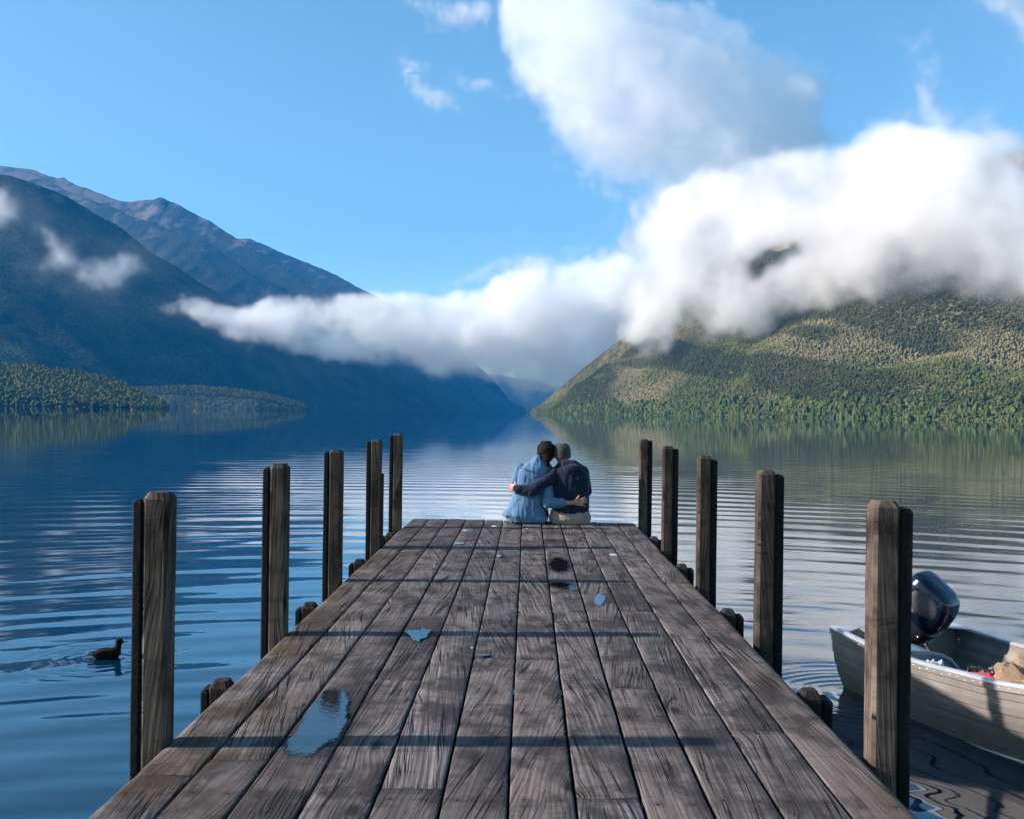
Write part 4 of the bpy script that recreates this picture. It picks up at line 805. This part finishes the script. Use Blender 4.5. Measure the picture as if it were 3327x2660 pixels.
# note: local x forward, local y away from the jetty (left-handed picture side is -y)
def ip(t, pts):
    for (a, va), (b, vb) in zip(pts[:-1], pts[1:]):
        if t <= b: 
            s = (t - a) / (b - a); s = s * s * (3 - 2 * s) * 0.35 + s * 0.65
            return va + (vb - va) * s
    return pts[-1][1]
GB = [(0, .66), (.12, .70), (.3, .74), (.5, .73), (.65, .66), (.78, .52), (.9, .29), (1, .012)]
GZ = [(0, .50), (.15, .47), (.3, .48), (.5, .52), (.7, .60), (.85, .70), (1, .82)]
CB = [(0, .55), (.2, .60), (.45, .58), (.65, .44), (.8, .26), (.92, .10), (1, .008)]
CZ = [(0, -.02), (.3, -.03), (.6, .0), (.8, .10), (.92, .26), (1, .45)]
KZ = [(0, -.12), (.4, -.15), (.7, -.12), (.9, .04), (1, .30)]
def station(t, inset=0.0):
    gb, gz, cb, cz, kz = ip(t, GB), ip(t, GZ), ip(t, CB), ip(t, CZ), ip(t, KZ)
    pts = [(0.0, kz)]
    pts += [(cb * 0.5, kz + (cz - kz) * 0.42), (cb * 0.93, cz - 0.012)]
    for k in range(5):                                # strakes, each with a small pressed step at its lower edge
        s0 = k / 5; s1 = (k + 1) / 5
        def side(s): return (cb + (gb - cb) * (s ** 0.85) + 0.028 * math.sin(math.pi * s), cz + (gz - cz) * s)
        a, b = side(s0 + 0.0), side(s1)
        pts.append((a[0] + 0.012, a[1] + 0.001)); mm = side((s0 + s1) / 2); pts.append((mm[0] + 0.009, mm[1])); pts.append((b[0] + 0.002, b[1] - 0.006))
    pts.append((gb, gz))
    return [(max(p[0] - inset, 0.0) if i else 0.0, p[1] + (inset if i < 3 else 0)) for i, p in enumerate(pts)]
def hull_mesh(name, inset, n=60, flip=False):
    V = []; F_ = []
    for k in range(n + 1):
        t = k / n; st = station(t, inset); x = t * LEN - (0.0 if t > 0.5 else 0)
        full = [(-y, z) for y, z in st[::-1]] + [(y, z) for y, z in st[1:]]
        for y, z in full:
            rake = -0.07 * max(0, 1 - t * 6) * (z / 0.5)      # raked transom
            V.append((x + rake + (0.12 * (z - 0.3) if t > 0.9 else 0) * (t - 0.9) * 10, y, z))
    c = len(full)
    for k in range(n):
        for j in range(c - 1):
            q = (k*c + j, k*c + j + 1, (k+1)*c + j + 1, (k+1)*c + j); F_.append(q[::-1] if flip else q)
    return V, F_, c
V, F_, c = hull_mesh('hull', 0.0)
me = mesh_from('hull', V, F_, False); hull = new_obj('hull', me, B, ALU)
V2, F2, c2 = hull_mesh('lining', 0.022, flip=True)
new_obj('lining', mesh_from('lining', V2, F2), hull, INN)
# transom
st = station(0.0); full = [(-y, z) for y, z in st[::-1]] + [(y, z) for y, z in st[1:]]
tp = [(y, z) for y, z in full]
# top edge with the motor cut-out
top = [(0.66, .50), (0.40, .485), (0.26, .40), (-0.26, .40), (-0.40, .485), (-0.66, .50)]
outline = tp + top[1:-1]
V = [(-0.07 * z / 0.5 - 0.004, y, z) for y, z in outline] + [(-0.07 * z / 0.5 + 0.035, y * 0.975, z) for y, z in outline]; n = len(outline)
new_obj('transom', mesh_from('transom', V, [tuple(range(n))[::-1], tuple(range(n, 2*n))] + [(i, (i+1) % n, n + (i+1) % n, n + i) for i in range(n)], False), B, ALU)
# gunwale rails
def sweep(path, w, h, m, name, parent):
    V = []; F_ = []; L = len(path)
    for k, p in enumerate(path):
        p = Vector(p); d = (Vector(path[min(k+1, L-1)]) - Vector(path[max(k-1, 0)])).normalized(); s = d.cross(Vector((0, 0, 1))).normalized(); u = Vector((0, 0, 1))
        for a, b in ((-1, -1), (1, -1), (1, 0.5), (0.6, 1), (-0.6, 1), (-1, 0.5)): V.append(tuple(p + s * a * w / 2 + u * b * h / 2))
    for k in range(L - 1):
        for j in range(6): F_.append((k*6 + j, k*6 + (j+1) % 6, (k+1)*6 + (j+1) % 6, (k+1)*6 + j))
    F_ += [tuple(range(6))[::-1], tuple((L-1)*6 + j for j in range(6))]
    return new_obj(name, mesh_from(name, V, F_, False), parent, m)
for s in (-1, 1):
    path = [(t * LEN - 0.07 * max(0, 1 - t * 6), s * (ip(t, GB) + 0.002), ip(t, GZ) + 0.006) for t in [k / 50 for k in range(51)]]
    g = sweep(path, 0.052, 0.026, ALU2, 'gunwale', B)
    band = [(p[0], s * (abs(p[1]) + 0.018), p[2] - 0.032) for p in path]; sweep(band, 0.006, 0.045, ALU, 'rub_band', g)
    rv = []; 
    for k in range(46):
        t = 0.01 + k * 0.0205; cxx = t * LEN - 0.07 * max(0, 1 - t * 6); rv.append(ball((cxx, s * (ip(t, GB) + 0.0235), ip(t, GZ) - 0.024 - (0.012 if k % 3 == 0 else 0)), 0.0024, 0.002, 0.0024, 4))
        if s < 0 and 8 < k < 14 and k % 2: rv.append(ball((cxx, s * (ip(t, GB) + 0.017), ip(t, GZ) - 0.075), 0.004, 0.004, 0.004, 4))
    me = g.data; bm = bmesh.new(); bm.from_mesh(me)
    for vv, ff in rv:
        q = [bm.verts.new(x) for x in vv]; [bm.faces.new([q[i] for i in x]) for x in ff]
    bm.to_mesh(me); bm.free()
# transom cap and corner knees
for s in (-1, 1):
    V = [(-0.075, s*0.67, .505), (-0.075, s*0.40, .492), (-0.02, s*0.40, .492), (0.16, s*0.66, .497)]; V = V + [(a, b, z + 0.012) for a, b, z in V]
    new_obj('corner_knee', mesh_from('corner_knee', V, [(0,1,2,3), (4,5,6,7), (0,1,5,4), (1,2,6,5), (2,3,7,6), (3,0,4,7)], False), B, ALU2)
def rbox(name, parent, c, s, m, rot=(0, 0, 0), bev=0.01, seg=2):
    bm = bmesh.new(); bmesh.ops.create_cube(bm, size=1.0)
    for v in bm.verts: v.co = Vector((v.co.x * s[0], v.co.y * s[1], v.co.z * s[2]))
    if bev: bmesh.ops.bevel(bm, geom=bm.edges[:], offset=bev, segments=seg, affect='EDGES', profile=0.6)
    me = bpy.data.meshes.new(name); bm.to_mesh(me); bm.free()
    for p in me.polygons: p.use_smooth = False
    o = new_obj(name, me, parent, m); o.location = c; o.rotation_euler = rot; return o
import bmesh
GREYP = mat('grey_seat_plastic', (0.20, 0.27, 0.34), 0.35, vary=0.1, vscale=6)
# moulded side seat with a rounded, lipped end near the stern
def prof_extrude(name, parent, prof, y0, y1, m, lip=0.0, bev=0.008):
    n = len(prof); V = [(x, y0, z) for x, z in prof] + [(x, y1, z) for x, z in prof]
    return new_obj(name, mesh_from(name, V, [tuple(range(n))[::-1], tuple(range(n, 2*n))] + [(i, (i+1) % n, n + (i+1) % n, n + i) for i in range(n)], False), parent, m)
# seat bulkhead spans across the boat: outline in (y, z), thickness along x
outl = [(y - 0.22 if y > -0.5 else y, z) for y, z in [(-0.62, 0.20), (0.16, 0.20), (0.20, 0.22), (0.215, 0.27), (0.235, 0.29), (0.20, 0.31), (0.155, 0.36), (0.09, 0.42), (0.0, 0.46), (-0.12, 0.485), (-0.62, 0.50)]]
n = len(outl); V = [(0.42, y, z) for y, z in outl] + [(0.78, y, z - 0.02) for y, z in outl]
seat = new_obj('stern_seat', mesh_from('stern_seat', V, [tuple(range(n))[::-1], tuple(range(n, 2*n))] + [(i, (i+1) % n, n + (i+1) % n, n + i) for i in range(n)], False), B, GREYP)
sweep([(0.80, y, z - 0.02) for y, z in outl[3:]], 0.02, 0.03, GREYP, 'seat_lip', seat)
BENCH = mat('bench_alloy', (0.30, 0.31, 0.34), 0.5, 0.3, vary=0.2, vscale=6); FLR = mat('floor_board', (0.10, 0.09, 0.08), 0.8, vary=0.4, vscale=8)
rbox('floor', B, (1.7, 0, -0.02), (3.2, 0.96, 0.02), FLR, bev=0)
rbox('thwart', B, (1.45, 0, 0.27), (0.30, 1.34, 0.03), BENCH, bev=0.008); rbox('thwart', B, (2.55, 0, 0.33), (0.28, 1.10, 0.03), BENCH, bev=0.008)
for s in (-1, 1): sweep([(t * LEN, s * (ip(t, CB) + 0.006), ip(t, CZ) - 0.012) for t in [0.35 + k * 0.02 for k in range(20)]], 0.03, 0.02, ALU2, 'spray_strip', B)
rbox('side_box', B, (1.5, 0.60, 0.22), (1.4, 0.14, 0.30), mat('dark_brown', (0.055, 0.045, 0.042), 0.7, vary=0.4, vscale=10), bev=0.01)  # long dark brown box along the far inner side
rbox('motor_pad', B, (-0.005, 0.10, 0.36), (0.05, 0.42, 0.24), mat('plywood_pad', (0.20, 0.13, 0.08), 0.7, vary=0.3, vscale=14), bev=0.006)
BM = B.matrix_world; bpy.context.view_layer.update(); BM = B.matrix_world.copy()
# ---------------------------------------------------------------- outboard motor, tilted up
OM = thing('outboard_motor', 'dark blue outboard motor tilted up on the stern of the dinghy', 'outboard motor', BM @ Vector((-0.05, 0.08, 0.42)))
COW = mat('glossy_navy', (0.003, 0.008, 0.022), 0.16, spec=0.5); BLK = mat('black_casting', (0.010, 0.010, 0.012), 0.35, vary=0.4, vscale=30)
CHR = mat('bright_metal', (0.7, 0.7, 0.72), 0.2, 0.9); REDP = mat('red_plastic', (0.65, 0.02, 0.02), 0.35)
zax = Vector((0.40, -0.50, 0.80)).normalized(); xax = Vector((0.55, -0.60, -0.65)); xax = (xax - zax * xax.dot(zax)).normalized(); yax = zax.cross(xax)
OM.rotation_mode = 'QUATERNION'; OM.rotation_quaternion = Matrix((xax, yax, zax)).transposed().to_quaternion(); OM.scale = (1.1, 1.1, 1.1)
# local: z up the shaft, x towards the front (tiller side) of the cowl
rings = [((0.00, 0, 0.20), .150, .120), ((-0.005, 0, 0.22), .195, .150), ((-0.01, 0, 0.30), .220, .165), ((-0.015, 0, 0.40), .222, .168), ((-0.02, 0, 0.48), .205, .160), ((-0.03, 0, 0.535), .185, .145), ((-0.04, 0, 0.560), .150, .115), ((-0.045, 0, 0.570), .08, .06)]
cw = organic('cowl', [loft(rings, 36, 3.6)], 0.010, OM, COW, 3)
organic('cowl_panel', [ball((0.0, -0.148, 0.40), 0.150, 0.024, 0.11)], 0.008, cw, mat('matt_navy', (0.010, 0.014, 0.024), 0.6), 2)
organic('cowl_panel', [ball((0.0, 0.148, 0.40), 0.150, 0.024, 0.11)], 0.008, cw, bpy.data.materials['matt_navy'], 2)
organic('cowl_seam', [loft([((0.0, 0, 0.212), .205, .158), ((0.0, 0, 0.228), .210, .160)], 32, 3.2)], 0.007, cw, BLK, 1)
organic('lower_cowl', [loft([((0.02, 0, 0.06), .110, .085), ((0.02, 0, 0.12), .165, .125), ((0.01, 0, 0.20), .190, .145), ((0.005, 0, 0.225), .196, .152)], 32, 2.8)], 0.008, OM, BLK, 2)
organic('midsection', [loft([((0.0, 0, -0.45), .055, .035), ((0.0, 0, -0.1), .075, .045), ((0.0, 0, 0.08), .09, .07)], 20, 2.2)], 0.008, OM, BLK, 2)
organic('lower_unit', [cap((-0.14, 0, -0.74), (0.13, 0, -0.74), 0.030, 0.042), loft([((-0.02, 0, -0.76), .05, .02), ((-0.01, 0, -0.45), .075, .035)], 20, 2), ball((-0.05, 0, -0.60), 0.15, 0.09, 0.008)], 0.008, OM, BLK, 2)
pr = []
for k in range(3):
    a = k * 2.094; pr.append(cap((-0.17, 0.03 * math.cos(a), -0.74 + 0.03 * math.sin(a)), (-0.175, 0.10 * math.cos(a), -0.74 + 0.10 * math.sin(a)), 0.018, 0.026))
organic('propeller', pr + [cap((-0.14, 0, -0.74), (-0.2, 0, -0.74), 0.03, 0.02)], 0.007, OM, BLK, 2)
organic('bracket', [cap((0.10, -0.09, 0.02), (0.10, 0.09, 0.02), 0.03, 0.03), cap((0.10, -0.09, 0.02), (0.14, -0.09, -0.16), 0.028, 0.02), cap((0.10, 0.09, 0.02), (0.14, 0.09, -0.16), 0.028, 0.02), cap((0.06, 0, 0.0), (0.0, 0, 0.05), 0.05, 0.06)], 0.008, OM, BLK, 2)
organic('tiller', [cap((0.14, -0.03, 0.13), (0.30, -0.06, 0.10), 0.024, 0.020), cap((0.30, -0.06, 0.10), (0.42, -0.08, 0.07), 0.024, 0.022)], 0.007, OM, BLK, 1)
v = []; f = []
for k in range(8):
    for r_ in range(2): vv, ff = ball((0.195 - 0.006 * r_, -0.06 + k * 0.015, 0.135 + 0.016 * r_), 0.004, 0.004, 0.003, 4); o = len(v); v += vv; f += [tuple(i + o for i in x) for x in ff]
new_obj('vent_rivets', mesh_from('vent_rivets', v, f), OM, CHR)
for p, r_ in (((0.135, -0.125, 0.16), 0.009), ((0.16, -0.11, 0.235), 0.006), ((0.12, 0.09, 0.08), 0.010), ((0.175, 0.03, 0.09), 0.007)):
    V, F_ = ball(p, r_, r_, r_, 6); new_obj('bolt', mesh_from('bolt', V, F_), OM, CHR)
V, F_ = ball((0.20, 0.02, 0.28), 0.010, 0.012, 0.006, 6); new_obj('red_badge', mesh_from('red_badge', V, F_), OM, REDP)
V, F_ = ball((0.185, -0.03, 0.11), 0.012, 0.012, 0.012, 6); new_obj('red_button', mesh_from('red_button', V, F_), OM, REDP)
# ---------------------------------------------------------------- gear lying in the dinghy
TAN = cloth('tan_canvas', (0.24, 0.175, 0.12))
def in_boat(x, y, z): return BM @ Vector((x, y, z))
def crumple(name, label, cat, loc, size, m, seed, amp=0.3):
    V, Fc_ = ico2(); V = V / np.linalg.norm(V, axis=1)[:, None]
    bm = bmesh.new(); vs_ = [bm.verts.new(v) for v in V]; [bm.faces.new([vs_[i] for i in f]) for f in Fc_]
    bmesh.ops.subdivide_edges(bm, edges=bm.edges[:], cuts=3, use_grid_fill=True)
    for v in bm.verts:
        d = v.co.normalized(); c = d * 2.1 + Vector((seed, 0, 0)); q = mnoise.voronoi(c * 1.3)[0]; s = 0.85 + amp * (q[1] - q[0]) + 0.15 * mnoise.noise(c * 3)
        v.co = Vector((d.x * size[0] * s, d.y * size[1] * s, max(d.z, -0.35) * size[2] * s))
    me = bpy.data.meshes.new(name); bm.to_mesh(me); bm.free()
    o = new_obj(name, me, None, m, label=label, category=cat); o.location = loc; return o
crumple('canvas_cover', 'crumpled tan canvas cover lying in the dinghy at the right edge', 'canvas', in_boat(1.78, -0.20, 0.38), (0.36, 0.34, 0.28), TAN, 3, 0.45)
ft = thing('fuel_can', 'red plastic fuel can half hidden behind the dinghy\'s near rail', 'fuel can', in_boat(1.50, -0.36, 0.325))
rbox('can_body', ft, (0, 0, 0.075), (0.34, 0.18, 0.13), REDP, bev=0.03, seg=3); V, F_ = loft([((0, 0, 0.14), .03, .03), ((0, 0, 0.175), .028, .028)], 14, 2); new_obj('filler_cap', mesh_from('filler_cap', V, F_), ft, BLK)
crumple('gear_bag', 'black crumpled bag beside the red fuel can in the dinghy', 'bag', in_boat(1.20, -0.22, 0.30), (0.20, 0.17, 0.15), mat('black_nylon', (0.012, 0.012, 0.014), 0.5), 9, 0.5)
crumple('plastic_bag', 'clear crumpled plastic bag at the end of the grey stern seat', 'bag', in_boat(0.88, -0.38, 0.26), (0.13, 0.12, 0.16), mat('milky_plastic', (0.45, 0.47, 0.50), 0.25), 14, 0.5)
rbox('life_jacket', None, in_boat(1.95, -0.55, 0.49), (0.26, 0.10, 0.05), mat('orange_fabric', (0.75, 0.20, 0.02), 0.7), rot=(0, 0, R(-60)), bev=0.02)
o = bpy.data.objects['life_jacket']; o['label'] = 'sliver of orange life jacket on the dinghy\'s near side at the right edge'; o['category'] = 'life jacket'
